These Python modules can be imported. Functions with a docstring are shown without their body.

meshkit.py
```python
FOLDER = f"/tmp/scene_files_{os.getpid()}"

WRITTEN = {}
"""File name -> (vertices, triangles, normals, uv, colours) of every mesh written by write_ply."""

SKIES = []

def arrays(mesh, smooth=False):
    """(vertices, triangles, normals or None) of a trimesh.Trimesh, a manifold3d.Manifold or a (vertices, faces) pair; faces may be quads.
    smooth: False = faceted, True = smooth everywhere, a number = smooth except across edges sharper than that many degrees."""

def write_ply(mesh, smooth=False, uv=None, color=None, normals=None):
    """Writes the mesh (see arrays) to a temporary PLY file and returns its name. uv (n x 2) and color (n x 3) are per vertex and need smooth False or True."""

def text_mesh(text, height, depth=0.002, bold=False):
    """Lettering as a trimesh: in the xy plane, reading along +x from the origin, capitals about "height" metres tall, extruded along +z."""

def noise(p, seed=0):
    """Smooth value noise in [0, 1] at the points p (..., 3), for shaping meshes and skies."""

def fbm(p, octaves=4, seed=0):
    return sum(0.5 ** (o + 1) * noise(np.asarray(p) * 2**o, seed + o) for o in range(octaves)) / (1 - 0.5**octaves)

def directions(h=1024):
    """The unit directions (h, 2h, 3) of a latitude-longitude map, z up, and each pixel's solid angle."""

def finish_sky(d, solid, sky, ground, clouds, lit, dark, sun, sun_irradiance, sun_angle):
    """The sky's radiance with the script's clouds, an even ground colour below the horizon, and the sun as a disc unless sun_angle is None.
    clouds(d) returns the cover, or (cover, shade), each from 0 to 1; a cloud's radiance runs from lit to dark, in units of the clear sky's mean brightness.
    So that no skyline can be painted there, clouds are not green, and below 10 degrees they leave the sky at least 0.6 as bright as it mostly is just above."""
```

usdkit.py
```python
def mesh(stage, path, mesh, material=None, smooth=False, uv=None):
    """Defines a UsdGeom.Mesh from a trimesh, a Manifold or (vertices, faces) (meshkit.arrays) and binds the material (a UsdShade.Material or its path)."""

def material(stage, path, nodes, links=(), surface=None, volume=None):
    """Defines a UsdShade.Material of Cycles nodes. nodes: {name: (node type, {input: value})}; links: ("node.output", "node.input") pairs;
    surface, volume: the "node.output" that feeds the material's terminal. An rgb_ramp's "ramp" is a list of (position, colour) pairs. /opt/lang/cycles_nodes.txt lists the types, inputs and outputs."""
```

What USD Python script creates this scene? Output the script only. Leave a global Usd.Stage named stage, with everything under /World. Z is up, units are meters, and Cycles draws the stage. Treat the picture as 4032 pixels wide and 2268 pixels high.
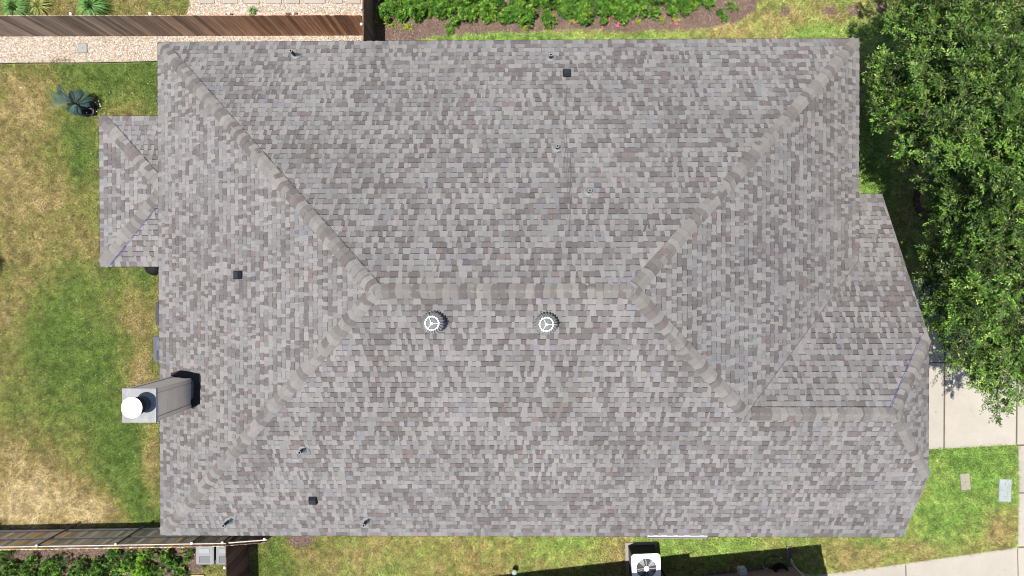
import math, numpy as np, usdkit, meshkit
from pxr import Usd, UsdGeom, UsdLux, UsdShade, Gf, Sdf, Vt
from shapely.geometry import Polygon, Point, box as sbox
from shapely.ops import unary_union
import shapely

stage = Usd.Stage.CreateInMemory()
UsdGeom.SetStageUpAxis(stage, UsdGeom.Tokens.z)
UsdGeom.SetStageMetersPerUnit(stage, 1.0)
W = UsdGeom.Xform.Define(stage, '/World')
stage.SetDefaultPrim(W.GetPrim())
T = Sdf.ValueTypeNames
PI = math.pi

# ---------------------------------------------------------------- camera, sky, sun, exposure
H = 24.0                                   # metres above the lawn
FPX = 2750.0                               # focal length in photo pixels (4032 wide)
R = np.array([[0.9999384463670722, 0.00154084740894001, 0.010987687029958407],
              [-0.001642439494243595, 0.9999559339574028, 0.009242972243066593],
              [-0.010972960836242066, -0.009260449915674372, 0.999896913785539]])
cam = UsdGeom.Camera.Define(stage, '/World/camera')
cam.CreateHorizontalApertureAttr(36.0)
cam.CreateVerticalApertureAttr(36.0 * 9 / 16)
cam.CreateFocalLengthAttr(36.0 * FPX / 4032)
cam.CreateClippingRangeAttr(Gf.Vec2f(0.1, 2000))
cam.CreateExposureAttr(1.25)
M4 = Gf.Matrix4d(*[float(x) for x in (R[0, 0], R[1, 0], R[2, 0], 0, R[0, 1], R[1, 1], R[2, 1], 0,
                                      R[0, 2], R[1, 2], R[2, 2], 0, 0, 0, H, 1)])
cam.AddTransformOp().Set(M4)

SUN = np.array([-0.178, -0.087, 1.0]); SUN /= np.linalg.norm(SUN)
elev = math.asin(SUN[2]); srot = math.atan2(SUN[0], SUN[1])
dome = UsdLux.DomeLight.Define(stage, '/World/sky')
dome.CreateIntensityAttr(1.0)
skymat = usdkit.material(stage, '/World/Looks/sky', {
    's': ('sky_texture', {'sky_type': 'single_scattering', 'sun_disc': False, 'sun_elevation': elev, 'sun_rotation': srot,
                          'altitude': 200.0, 'air_density': 1.0, 'aerosol_density': 1.2}),
    'b': ('background_shader', {'strength': 0.075})}, [('s.color', 'b.color')], surface='b.background')
UsdShade.MaterialBindingAPI.Apply(dome.GetPrim()).Bind(skymat)
dome.GetPrim().SetCustomDataByKey('kind', 'structure')
sun = UsdLux.DistantLight.Define(stage, '/World/sun')
sun.CreateNormalizeAttr(True); sun.CreateIntensityAttr(1.0); sun.CreateAngleAttr(0.53)
sun.CreateColorAttr(Gf.Vec3f(1.0, 0.955, 0.89))
sun.AddRotateXYZOp().Set(Gf.Vec3f(0, math.degrees(math.acos(SUN[2])), math.degrees(math.atan2(SUN[1], SUN[0]))))

# ---------------------------------------------------------------- helpers
rng = np.random.default_rng(7)
_used = {}


def uname(parent, name):
    k = (parent, name); n = _used.get(k, 0); _used[k] = n + 1
    return f'{parent}/{name}' if n == 0 else f'{parent}/{name}_{n:03d}'


def ppath(p):
    return '/World' if p is None else (p if isinstance(p, str) else str(p.GetPath()))


def at(px, py, z=0.0):
    d = R @ np.array([(px - 2016) / FPX, -(py - 1134) / FPX, -1.0])
    t = (z - H) / d[2]
    return np.array([t * d[0], t * d[1], z])


def tag(o, label=None, cat=None, group=None, kind=None):
    for k, v in (('label', label), ('category', cat), ('group', group), ('kind', kind)):
        if v: o.SetCustomDataByKey(k, v)
    return o


def thing(name, label=None, cat=None, loc=(0, 0, 0), rz=0.0, group=None, kind=None, parent=None):
    x = UsdGeom.Xform.Define(stage, uname(ppath(parent), name))
    x.AddTranslateOp().Set(Gf.Vec3d(*map(float, loc)))
    if rz: x.AddRotateZOp().Set(math.degrees(rz))
    return tag(x.GetPrim(), label, cat, group, kind)


def copy_of(src, loc, rz=0.0, label=None, group=None):
    cd = src.GetCustomData()
    t = thing(src.GetName().rstrip('0123456789').rstrip('_'), label or cd.get('label'), cd.get('category'), loc, rz, group or cd.get('group'))
    # the children are referenced one by one through an inner reference of the whole source
    t.GetReferences().AddInternalReference(src.GetPath())
    t.SetInstanceable(True)
    return t


def mesh(name, v, f, mat, parent=None, col=None, smooth=False, label=None, cat=None, group=None, kind=None):
    v = np.asarray(v, np.float32); f = np.asarray(f, np.int32)
    m = UsdGeom.Mesh.Define(stage, uname(ppath(parent), name))
    m.CreatePointsAttr(Vt.Vec3fArray.FromNumpy(np.ascontiguousarray(v)))
    m.CreateFaceVertexCountsAttr(Vt.IntArray.FromNumpy(np.full(len(f), f.shape[1], np.int32)))
    m.CreateFaceVertexIndicesAttr(Vt.IntArray.FromNumpy(np.ascontiguousarray(f.ravel())))
    m.CreateSubdivisionSchemeAttr('none')
    if smooth:
        n = np.zeros((len(v), 3))
        fn = np.cross(v[f[:, 1]] - v[f[:, 0]], v[f[:, 2]] - v[f[:, 0]])
        for k in range(f.shape[1]): np.add.at(n, f[:, k], fn)
        n /= np.maximum(np.linalg.norm(n, axis=1, keepdims=True), 1e-12)
        m.CreateNormalsAttr(Vt.Vec3fArray.FromNumpy(np.ascontiguousarray(n.astype(np.float32))))
        m.SetNormalsInterpolation('vertex')
    if col is not None:
        c = np.asarray(col, np.float32)
        if c.ndim == 1: c = np.tile(c, (len(v), 1))
        UsdGeom.PrimvarsAPI(m).CreatePrimvar('col', T.Color3fArray, 'vertex').Set(Vt.Vec3fArray.FromNumpy(np.ascontiguousarray(c)))
    UsdShade.MaterialBindingAPI.Apply(m.GetPrim()).Bind(mat)
    return tag(m.GetPrim(), label, cat, group, kind)


class MB:
    """collects triangles with colours; built as one mesh"""
    def __init__(s): s.v, s.f, s.c, s.n = [], [], [], 0

    def add(s, v, f, col=(.5, .5, .5)):
        v = np.asarray(v, float); f = np.asarray(f, int)
        if f.shape[1] == 4: f = np.vstack([f[:, [0, 1, 2]], f[:, [0, 2, 3]]])
        c = np.asarray(col, float)
        if c.ndim == 1: c = np.tile(c, (len(v), 1))
        s.v.append(v); s.f.append(f + s.n); s.c.append(c); s.n += len(v)
        return s

    def box(s, lo, hi, col=(.5, .5, .5), M=None, bev=0.0):
        lo = np.asarray(lo, float); hi = np.asarray(hi, float)
        if bev > 0:
            pts = []
            for sx in (0, 1):
                for sy in (0, 1):
                    for sz in (0, 1):
                        c = np.where([sx, sy, sz], hi, lo); d = np.where([sx, sy, sz], -1, 1) * bev
                        for k in range(3):
                            p = c.copy(); q = d.copy(); q[k] = 0; pts.append(p + q)
            pts = np.array(pts)
            from scipy.spatial import ConvexHull
            h = ConvexHull(pts); f = h.simplices.copy()
            n = np.cross(pts[f[:, 1]] - pts[f[:, 0]], pts[f[:, 2]] - pts[f[:, 0]])
            flip = (n * h.equations[:, :3]).sum(1) < 0; f[flip] = f[flip][:, ::-1]
            v = pts
        else:
            v = np.array([[x, y, z] for x in (lo[0], hi[0]) for y in (lo[1], hi[1]) for z in (lo[2], hi[2])])
            f = np.array([[0, 1, 3, 2], [4, 6, 7, 5], [0, 4, 5, 1], [2, 3, 7, 6], [0, 2, 6, 4], [1, 5, 7, 3]])
        if M is not None: v = v @ M[:3, :3].T + M[:3, 3]
        return s.add(v, f, col)

    def tube(s, p, q, r0, r1=None, n=8, col=(.5, .5, .5), cap=True):
        p = np.asarray(p, float); q = np.asarray(q, float); r1 = r0 if r1 is None else r1
        d = q - p; d /= max(np.linalg.norm(d), 1e-9)
        a = np.cross(d, [0, 0, 1.0] if abs(d[2]) < .9 else [1.0, 0, 0]); a /= np.linalg.norm(a); b = np.cross(d, a)
        th = np.arange(n) * 2 * PI / n
        ring = np.cos(th)[:, None] * a + np.sin(th)[:, None] * b
        v = np.vstack([p + r0 * ring, q + r1 * ring, [p], [q]])
        i = np.arange(n); j = (i + 1) % n
        f = np.vstack([np.c_[i, j, n + j], np.c_[i, n + j, n + i]])
        if cap: f = np.vstack([f, np.c_[j, i, np.full(n, 2 * n)], np.c_[n + i, n + j, np.full(n, 2 * n + 1)]])
        return s.add(v, f, col)

    def path(s, pts, rad, n=6, col=(.5, .5, .5)):
        pts = np.asarray(pts, float); m = len(pts); rad = np.broadcast_to(rad, m)
        V = []
        for k in range(m):
            d = pts[min(k + 1, m - 1)] - pts[max(k - 1, 0)]; d = d / max(np.linalg.norm(d), 1e-9)
            a = np.cross(d, [0, 0, 1.0] if abs(d[2]) < .9 else [1.0, 0, 0]); a /= np.linalg.norm(a); b = np.cross(d, a)
            th = np.arange(n) * 2 * PI / n
            V.append(pts[k] + rad[k] * (np.cos(th)[:, None] * a + np.sin(th)[:, None] * b))
        V = np.vstack(V); i = np.arange(n); j = (i + 1) % n; F = []
        for k in range(m - 1):
            o = k * n; F += [np.c_[o + i, o + j, o + n + j], np.c_[o + i, o + n + j, o + n + i]]
        return s.add(V, np.vstack(F), col)

    def lathe(s, prof, n=24, col=(.5, .5, .5), c=(0, 0, 0)):
        prof = np.asarray(prof, float); m = len(prof); th = np.arange(n) * 2 * PI / n
        V = np.vstack([np.c_[r * np.cos(th), r * np.sin(th), np.full(n, z)] for r, z in prof]) + np.asarray(c, float)
        i = np.arange(n); j = (i + 1) % n; F = []
        for k in range(m - 1):
            o = k * n; F += [np.c_[o + i, o + j, o + n + j], np.c_[o + i, o + n + j, o + n + i]]
        return s.add(V, np.vstack(F), col)

    def prism(s, poly, z0, z1, col=(.5, .5, .5)):
        """vertical prism over a polygon (list of xy or shapely polygon)"""
        P = poly if isinstance(poly, Polygon) else Polygon(poly)
        if not P.exterior.is_ccw: P = Polygon(list(P.exterior.coords)[::-1])
        x = np.array(P.exterior.coords)[:-1]; n = len(x)
        tri = ear(x)
        v = np.vstack([np.c_[x, np.full(n, z1)], np.c_[x, np.full(n, z0)]])
        i = np.arange(n); j = (i + 1) % n
        f = np.vstack([tri, tri[:, ::-1] + n, np.c_[n + i, n + j, j], np.c_[n + i, j, i]])
        return s.add(v, f, col)

    def arrays(s): return np.vstack(s.v), np.vstack(s.f), np.vstack(s.c)

    def build(s, name, mat, parent=None, smooth=False, **k):
        v, f, c = s.arrays()
        return mesh(name, v, f, mat, parent, c, smooth, **k)


def ear(x):
    """ear clipping of a simple ccw polygon"""
    idx = list(range(len(x))); out = []
    def area(a, b, c): return (b[0] - a[0]) * (c[1] - a[1]) - (b[1] - a[1]) * (c[0] - a[0])
    g = 0
    while len(idx) > 3 and g < 5000:
        g += 1; ok = False
        for k in range(len(idx)):
            a, b, c = idx[k - 1], idx[k], idx[(k + 1) % len(idx)]
            if area(x[a], x[b], x[c]) <= 1e-12: continue
            if any(area(x[a], x[b], x[p]) > 0 and area(x[b], x[c], x[p]) > 0 and area(x[c], x[a], x[p]) > 0 for p in idx if p not in (a, b, c)): continue
            out.append((a, b, c)); idx.pop(k); ok = True; break
        if not ok: idx.pop(0)
    if len(idx) == 3: out.append(tuple(idx))
    return np.array(out)


def rotz(a, loc=(0, 0, 0)):
    M = np.eye(4); c, s = math.cos(a), math.sin(a); M[:2, :2] = [[c, -s], [s, c]]; M[:3, 3] = loc
    return M


def rrect(x0, y0, x1, y1, r, n=5):
    P = []
    for cx, cy, a0 in ((x1 - r, y1 - r, 0), (x0 + r, y1 - r, 90), (x0 + r, y0 + r, 180), (x1 - r, y0 + r, 270)):
        for k in range(n + 1):
            a = math.radians(a0 + 90 * k / n); P.append((cx + r * math.cos(a), cy + r * math.sin(a)))
    return P


def leaves(P, D, N, L, Wd, col, fold=0.25):
    """diamond leaves: base P, axis D, normal N (all n x 3)"""
    n = len(P); D = D / np.linalg.norm(D, axis=1, keepdims=True)
    S = np.cross(D, N); S /= np.maximum(np.linalg.norm(S, axis=1, keepdims=True), 1e-9)
    U = np.cross(S, D)
    L = np.broadcast_to(L, n)[:, None]; Wd = np.broadcast_to(Wd, n)[:, None]
    mid = P + D * L * .5
    v = np.stack([P, mid + S * Wd * .5 + U * Wd * fold, P + D * L - U * L * .08, mid - S * Wd * .5 + U * Wd * fold], 1).reshape(-1, 3)
    o = np.arange(n)[:, None] * 4
    f = np.concatenate([o + [[0, 2, 1]], o + [[0, 3, 2]]], 0)
    return v, f, np.repeat(col, 4, axis=0)


def unit(v): return v / np.maximum(np.linalg.norm(v, axis=-1, keepdims=True), 1e-9)


# ---------------------------------------------------------------- materials
def vmat(name, rough=.85, spec=.3, amp=.12, scale=40.0, big=0.0, bigscale=.6, bump=0.0, bscale=80.0, metallic=0.0, transl=0.0, coat=0.0, gain=1.0):
    """colour from the mesh's own primvar, with grain"""
    n = {'a': ('attribute', {'attribute': 'col'}),
         'g': ('geometry', {}),
         't': ('noise_texture', {'scale': scale, 'detail': 3.0, 'roughness': .65}),
         'r': ('rgb_ramp', {'ramp': [(0.25, ((1 - amp) * gain,) * 3), (0.75, ((1 + amp) * gain,) * 3)]}),
         'm': ('mix', {'mix_type': 'multiply', 'fac': 1.0}),
         'p': ('principled_bsdf', {'roughness': rough, 'specular_ior_level': spec, 'metallic': metallic, 'coat_weight': coat})}
    l = [('g.position', 't.vector'), ('t.fac', 'r.fac'), ('a.color', 'm.color1'), ('r.color', 'm.color2')]
    out = 'm.color'
    if big:
        n['t2'] = ('noise_texture', {'scale': bigscale, 'detail': 4.0, 'roughness': .6})
        n['r2'] = ('rgb_ramp', {'ramp': [(0.3, (1 - big,) * 3), (0.7, (1 + big,) * 3)]})
        n['m2'] = ('mix', {'mix_type': 'multiply', 'fac': 1.0})
        l += [('g.position', 't2.vector'), ('t2.fac', 'r2.fac'), ('m.color', 'm2.color1'), ('r2.color', 'm2.color2')]
        out = 'm2.color'
    l.append((out, 'p.base_color'))
    if bump:
        n['bt'] = ('noise_texture', {'scale': bscale, 'detail': 3.0})
        n['bb'] = ('bump', {'strength': bump, 'distance': .01})
        l += [('g.position', 'bt.vector'), ('bt.fac', 'bb.height'), ('bb.normal', 'p.normal')]
    surf = 'p.BSDF'
    if transl:
        n['tr'] = ('translucent_bsdf', {}); n['mx'] = ('mix_closure', {'fac': transl})
        n['tc'] = ('mix', {'mix_type': 'multiply', 'fac': 1.0, 'color2': (1.25, 1.3, .7)})
        l += [(out, 'tc.color1'), ('tc.color', 'tr.color'), ('p.BSDF', 'mx.closure1'), ('tr.BSDF', 'mx.closure2')]
        surf = 'mx.closure'
    return usdkit.material(stage, '/World/Looks/' + name, n, l, surface=surf)


SHINGLE = vmat('shingle', .95, .12, .17, 50.0, .09, .33, .35, 140.0, gain=.55)
CAPMAT = vmat('ridge_cap', .95, .12, .18, 45.0, 0, .5, .35, 120.0, gain=.535)
GRASS = vmat('grass_blade', .7, .2, .1, 6.0, 0, transl=.25)
LEAF = vmat('leaf', .42, .26, .12, 9.0, 0, transl=.12, gain=.98)
BUSH = vmat('bush_leaf', .55, .25, .14, 9.0, 0, transl=.15, gain=1.4)
SOIL = vmat('soil', 1.0, .1, .28, 22.0, .12, 1.3, .6, 40.0)
STONE = vmat('gravel_stone', .85, .2, .12, 60.0, gain=.51)
CHIP = vmat('mulch_chip', .95, .1, .2, 50.0)
CONC = vmat('concrete', .95, .12, .04, 14.0, .075, .9, .12, 180.0, gain=.40)
PAINT = vmat('painted', .55, .4, .04, 25.0)
PLASTIC = vmat('plastic', .75, .2, .08, 14.0, gain=.6)
BLACK = vmat('black_plastic', .65, .14, .05, 20.0, gain=.42)
SIDING = vmat('siding', .8, .2, .06, 30.0, .04, 3.0, gain=1.95)
GALV = vmat('galvanised', .55, .4, .1, 9.0, .10, 5.0, metallic=.5, gain=.52)
ALU = vmat('bright_metal', .4, .5, .04, 20.0, metallic=.6, gain=.55)
WHITEM = vmat('white_metal', .4, .5, .03, 20.0)
ZINC = vmat('zinc_sheet', .75, .2, .10, 9.0, .14, 4.0, gain=.30)
VANE = vmat('turbine_vane', .6, .3, .1, 9.0, gain=.27)
LEAD = vmat('lead', .5, .4, .08, 20.0, metallic=.4, gain=.45)
BARK = vmat('bark', .95, .1, .3, 18.0, 0, .5, .6, 30.0)
FABRIC = vmat('frond', .6, .3, .15, 20.0, gain=.55)
FELT = vmat('felt', .95, .1, .15, 30.0, gain=.7)

# weathered fence wood: grain stretched along the board
WOOD = usdkit.material(stage, '/World/Looks/fence_wood', {
    'a': ('attribute', {'attribute': 'col'}), 'g': ('geometry', {}),
    'mp': ('mapping', {'scale': (30.0, 30.0, 1.6)}),
    't': ('noise_texture', {'scale': 1.0, 'detail': 4.0, 'roughness': .7}),
    'r': ('rgb_ramp', {'ramp': [(.28, (.5, .5, .5)), (.5, (1, 1, 1)), (.75, (1.35, 1.32, 1.25))]}),
    'm': ('mix', {'mix_type': 'multiply', 'fac': 1.0}),
    'bb': ('bump', {'strength': .4, 'distance': .004}),
    'p': ('principled_bsdf', {'roughness': .85, 'specular_ior_level': .2})},
    [('g.position', 'mp.vector'), ('mp.vector', 't.vector'), ('t.fac', 'r.fac'), ('a.color', 'm.color1'), ('r.color', 'm.color2'),
     ('m.color', 'p.base_color'), ('t.fac', 'bb.height'), ('bb.normal', 'p.normal')], surface='p.BSDF')
BRICKM = usdkit.material(stage, '/World/Looks/brick_wall', {
    'g': ('geometry', {}), 'sx': ('separate_xyz', {}), 'ad': ('math', {'math_type': 'add'}), 'cx': ('combine_xyz', {}),
    'b': ('brick_texture', {'scale': 1.0, 'brick_width': .2, 'row_height': .07, 'mortar_size': .006, 'color1': (.22, .10, .075), 'color2': (.15, .075, .06), 'mortar': (.3, .27, .24)}),
    'p': ('principled_bsdf', {'roughness': .9})},
    [('g.position', 'sx.vector'), ('sx.x', 'ad.value1'), ('sx.y', 'ad.value2'), ('ad.value', 'cx.x'), ('sx.z', 'cx.y'), ('cx.vector', 'b.vector'), ('b.color', 'p.base_color')], surface='p.BSDF')

# ---------------------------------------------------------------- the ground
# dryness of the lawn: 0 lush green .. 1 bleached straw; patches (photo x, y, radius x, radius y, amount)
DRY = [(430, 300, 230, 90, -.42), (330, 600, 90, 190, -.45), (600, 330, 40, 200, -.2), (230, 1260, 190, 150, -.36), (330, 1480, 220, 220, -.38), (120, 1560, 150, 110, -.14),
       (480, 1770, 110, 150, -.46), (545, 1960, 80, 90, -.42), (600, 2030, 60, 40, -.3), (580, 1080, 40, 45, -.4), (440, 1090, 70, 60, -.22),
       (60, 2000, 200, 130, .34), (230, 1960, 190, 110, .34), (380, 2020, 130, 60, .26), (70, 1820, 110, 90, .16), (60, 1230, 80, 90, .26), (90, 900, 120, 130, .12),
       (60, 680, 120, 80, .1), (60, 450, 120, 90, .12), (540, 1270, 55, 110, .3), (560, 1440, 45, 90, .26), (595, 1830, 35, 150, .36), (330, 960, 60, 80, .16), (470, 1230, 40, 70, .12),
       (520, 1550, 60, 90, .12), (240, 790, 150, 60, .08), (40, 1740, 60, 60, .2),
       (1090, 2180, 60, 110, -.4), (1500, 2190, 330, 80, .13), (1850, 2180, 150, 90, .05), (2250, 2130, 200, 50, -.24), (2420, 2150, 50, 60, .16), (2700, 2140, 200, 60, -.26),
       (2950, 2140, 120, 50, -.12), (3150, 2130, 80, 30, -.1), (3330, 2190, 140, 40, .16), (3650, 2190, 60, 30, .16), (3480, 2160, 60, 40, .12),
       (3800, 1880, 260, 230, -.42), (3900, 1770, 160, 60, -.2), (3940, 2080, 60, 70, .3), (3700, 2060, 160, 80, -.2), (3600, 2150, 60, 30, .12),
       (1950, 150, 420, 26, -.34), (2500, 150, 200, 20, -.2), (3250, 130, 160, 40, -.3), (3500, 110, 90, 60, -.3), (3150, 60, 300, 40, .2), (2900, 120, 120, 40, .18), (3050, 30, 60, 20, -.3), (3330, 20, 40, 20, -.25),
       (3430, 800, 80, 400, -.45), (120, 30, 60, 30, -.2), (390, 40, 70, 30, -.25), (640, 40, 60, 30, -.12), (240, 40, 60, 40, .2), (110, 560, 140, 260, .12), (210, 860, 150, 200, .12), (60, 1060, 100, 80, .1), (110, 330, 120, 60, .08), (180, 1080, 90, 70, .06)]
_D = []
for (a, b, ra, rb, w) in DRY:
    c = at(a, b); _D.append((c[0], c[1], ra * H / FPX, rb * H / FPX, w))
RAMPX = [0, .22, .42, .6, .78, 1.0]
RAMPC = np.array([(.096, .156, .030), (.146, .198, .044), (.205, .212, .060), (.250, .205, .080), (.345, .265, .118), (.50, .41, .235)])


def fbm2(x, y, s, seed, oc=4):
    return meshkit.fbm(np.stack([x * s, y * s, np.full_like(x, 3.3 + seed)], -1), oc, seed)


def dryness(x, y):
    d = np.full_like(x, .47)
    for (cx, cy, rx, ry, w) in _D:
        d += w * np.exp(-(((x - cx) / rx) ** 2 + ((y - cy) / ry) ** 2))
    d += (fbm2(x, y, .9, 1) - .5) * .52 + (fbm2(x, y, 3.2, 2, 4) - .5) * .62
    return np.clip(d, 0, 1)


def lawn_col(x, y, spread=0.0):
    d = dryness(x, y)
    if spread: d = np.clip(d + rng.normal(0, spread, d.shape), 0, 1)
    # the watered front and side lawns are a brighter, yellower grass than the dry back yard
    f = 1 / (1 + np.exp(-(x + 6.5) * 2.5)); f = np.maximum(f, ((y > 6.6) & (x > -5)) * 1.0)
    c = np.stack([np.interp(d, RAMPX, RAMPC[:, k]) for k in range(3)], -1)
    return c * (.94 + .06 * f[:, None] + (f * np.clip((.62 - d) / .3, 0, 1))[:, None] * np.array([.42, .55, .58]))


def pxpoly(pts, z=0.0): return Polygon([tuple(at(a, b, z)[:2]) for a, b in pts])


def sheet(name, poly, z, cell, mat, colf, **k):
    """a flat sheet over a polygon, cut by a grid so that it can carry colours; z may be slightly uneven"""
    x0, y0, x1, y1 = poly.bounds; nx = max(2, int((x1 - x0) / cell) + 1); ny = max(2, int((y1 - y0) / cell) + 1)
    gx, gy = np.meshgrid(np.linspace(x0, x1, nx), np.linspace(y0, y1, ny), indexing='ij')
    import shapely
    mx, my = (gx[:-1, :-1] + gx[1:, 1:]) / 2, (gy[:-1, :-1] + gy[1:, 1:]) / 2
    keep = shapely.contains_xy(poly, mx.ravel(), my.ravel())
    i, j = np.meshgrid(np.arange(nx - 1), np.arange(ny - 1), indexing='ij'); i = i.ravel()[keep]; j = j.ravel()[keep]
    o = i * ny + j
    f = np.vstack([np.c_[o, o + ny, o + ny + 1], np.c_[o, o + ny + 1, o + 1]])
    used, inv = np.unique(f, return_inverse=True)
    x, y = gx.ravel()[used], gy.ravel()[used]
    return mesh(name, np.c_[x, y, np.full(len(x), z)], inv.reshape(f.shape), mat, None, colf(x, y), **k)


g0 = 300.0
mesh('ground', [[-g0, -g0, -.03], [g0, -g0, -.03], [g0, g0, -.03], [-g0, g0, -.03]], [[0, 1, 2], [0, 2, 3]], SOIL, None, (.15, .15, .05),
     label='wide flat ground around the lots', kind='structure')
LAWN = Polygon([tuple(at(a, b)[:2]) for a, b in ((-300, -250), (4350, -250), (4350, 2500), (-300, 2500))])
sheet('lawn', LAWN, 0.0, .09, SOIL, lambda x, y: lawn_col(x, y) * .36, label='patchy lawn base around the house, green and dried', kind='structure')


def wob(pts, amp, seed, step=.25):
    """polygon with a natural, slightly wandering edge"""
    P = pxpoly(pts).segmentize(step); x = np.array(P.exterior.coords)[:-1]
    n1 = fbm2(x[:, 0], x[:, 1], 1.6, seed, 3) - .5; n2 = fbm2(x[:, 0], x[:, 1], 1.6, seed + 5, 3) - .5
    return Polygon(x + np.c_[n1, n2] * 2 * amp).buffer(0)


GRAVELS = [pxpoly([(-300, 143), (620, 138), (1468, 136), (1468, 215), (620, 243), (500, 246), (330, 249), (180, 249), (0, 252), (-300, 256)]),
           pxpoly([(732, 62), (745, 20), (728, -250), (1466, -250), (1466, 136), (760, 138)])]
MULCHES = [wob([(1478, -250), (2960, -250), (2985, 40), (2900, 95), (2700, 122), (2450, 130), (2200, 128), (1900, 140), (1720, 148), (1640, 165), (1620, 230), (1478, 230)], .16, 11),
           wob([(1120, 2000), (1265, 2000), (1250, 2110), (1235, 2140), (1195, 2158), (1145, 2152), (1125, 2120)], .05, 12),
           wob([(-300, 2088), (970, 2072), (972, 2205), (815, 2225), (800, 2252), (690, 2260), (690, 2500), (-300, 2500)], .06, 13),
           wob([(200, 232), (280, 232), (276, 243), (196, 244)], .02, 14),
           wob([(3060, 20), (3110, 24), (3112, 62), (3075, 70)], .08, 15), wob([(3240, 28), (3290, 20), (3300, 62), (3250, 66)], .08, 16),
           wob([(3330, 20), (3380, 16), (3390, 60), (3342, 68)], .08, 17), wob([(3440, 10), (3490, 10), (3495, 48), (3450, 52)], .08, 18),
           wob([(2780, 2246), (3100, 2216), (3150, 2232), (3200, 2500), (2700, 2500)], .06, 19)]
SLABS = [((3540, 1433), (3715, 1429), (3713, 1766), (3540, 1774)), ((3721, 1429), (4001, 1425), (3998, 1751), (3719, 1766)), ((4007, 1425), (4200, 1421), (4200, 1742), (4004, 1750)),
         ((3540, 1098), (3717, 1096), (3716, 1425), (3540, 1428)), ((3723, 1096), (4003, 1090), (4002, 1421), (3722, 1425)), ((4009, 1090), (4200, 1086), (4200, 1416), (4008, 1420)),
         ((4008, 1756), (4200, 1748), (4200, 1934), (4010, 1938)), ((4010, 1943), (4200, 1939), (4200, 2146), (4005, 2151)), ((4006, 2157), (4200, 2151), (4200, 2420), (4014, 2420)),
         ((3567, 2217), (4003, 2155), (4010, 2420), (3572, 2420)), ((3175, 2268), (3563, 2219), (3567, 2420), (3175, 2420))]
walk = thing('driveway', 'pale cream concrete drive and walks in cast slabs', kind='structure')
SLABP = []
for q in SLABS:
    P = pxpoly(q); SLABP.append(P); ins = P.buffer(-.012, join_style=2)
    lum = .62 + .05 * rng.random()
    m = MB(); m.prism(P, -.06, .016, np.array([lum, lum * .925, lum * .80])); m.prism(ins, .016, .022, np.array([lum, lum * .92, lum * .785]))
    m.build('slab', CONC, walk)

sheet('joint_filler', unary_union(SLABP).buffer(.03).buffer(-.035), .006, .04, SOIL, lambda x, y: np.tile([.085, .072, .055], (len(x), 1)), label='dark soil in the joints between the concrete slabs', kind='structure')
sheet('gravel_bed', GRAVELS[0].union(GRAVELS[1]), .004, .12, SOIL, lambda x, y: np.tile([.22, .17, .12], (len(x), 1)), label='pale tan base under the gravel beds', kind='structure')
for k, P in enumerate(MULCHES):
    sheet('mulch_bed', P, .008, .05 if k else .1, SOIL, lambda x, y: np.tile([.105, .072, .058], (len(x), 1)) * (1 + .6 * (fbm2(x, y, 3.0, 4, 3) - .5))[:, None],
          label='dark brown mulch and bare soil bed', kind='structure')

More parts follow.
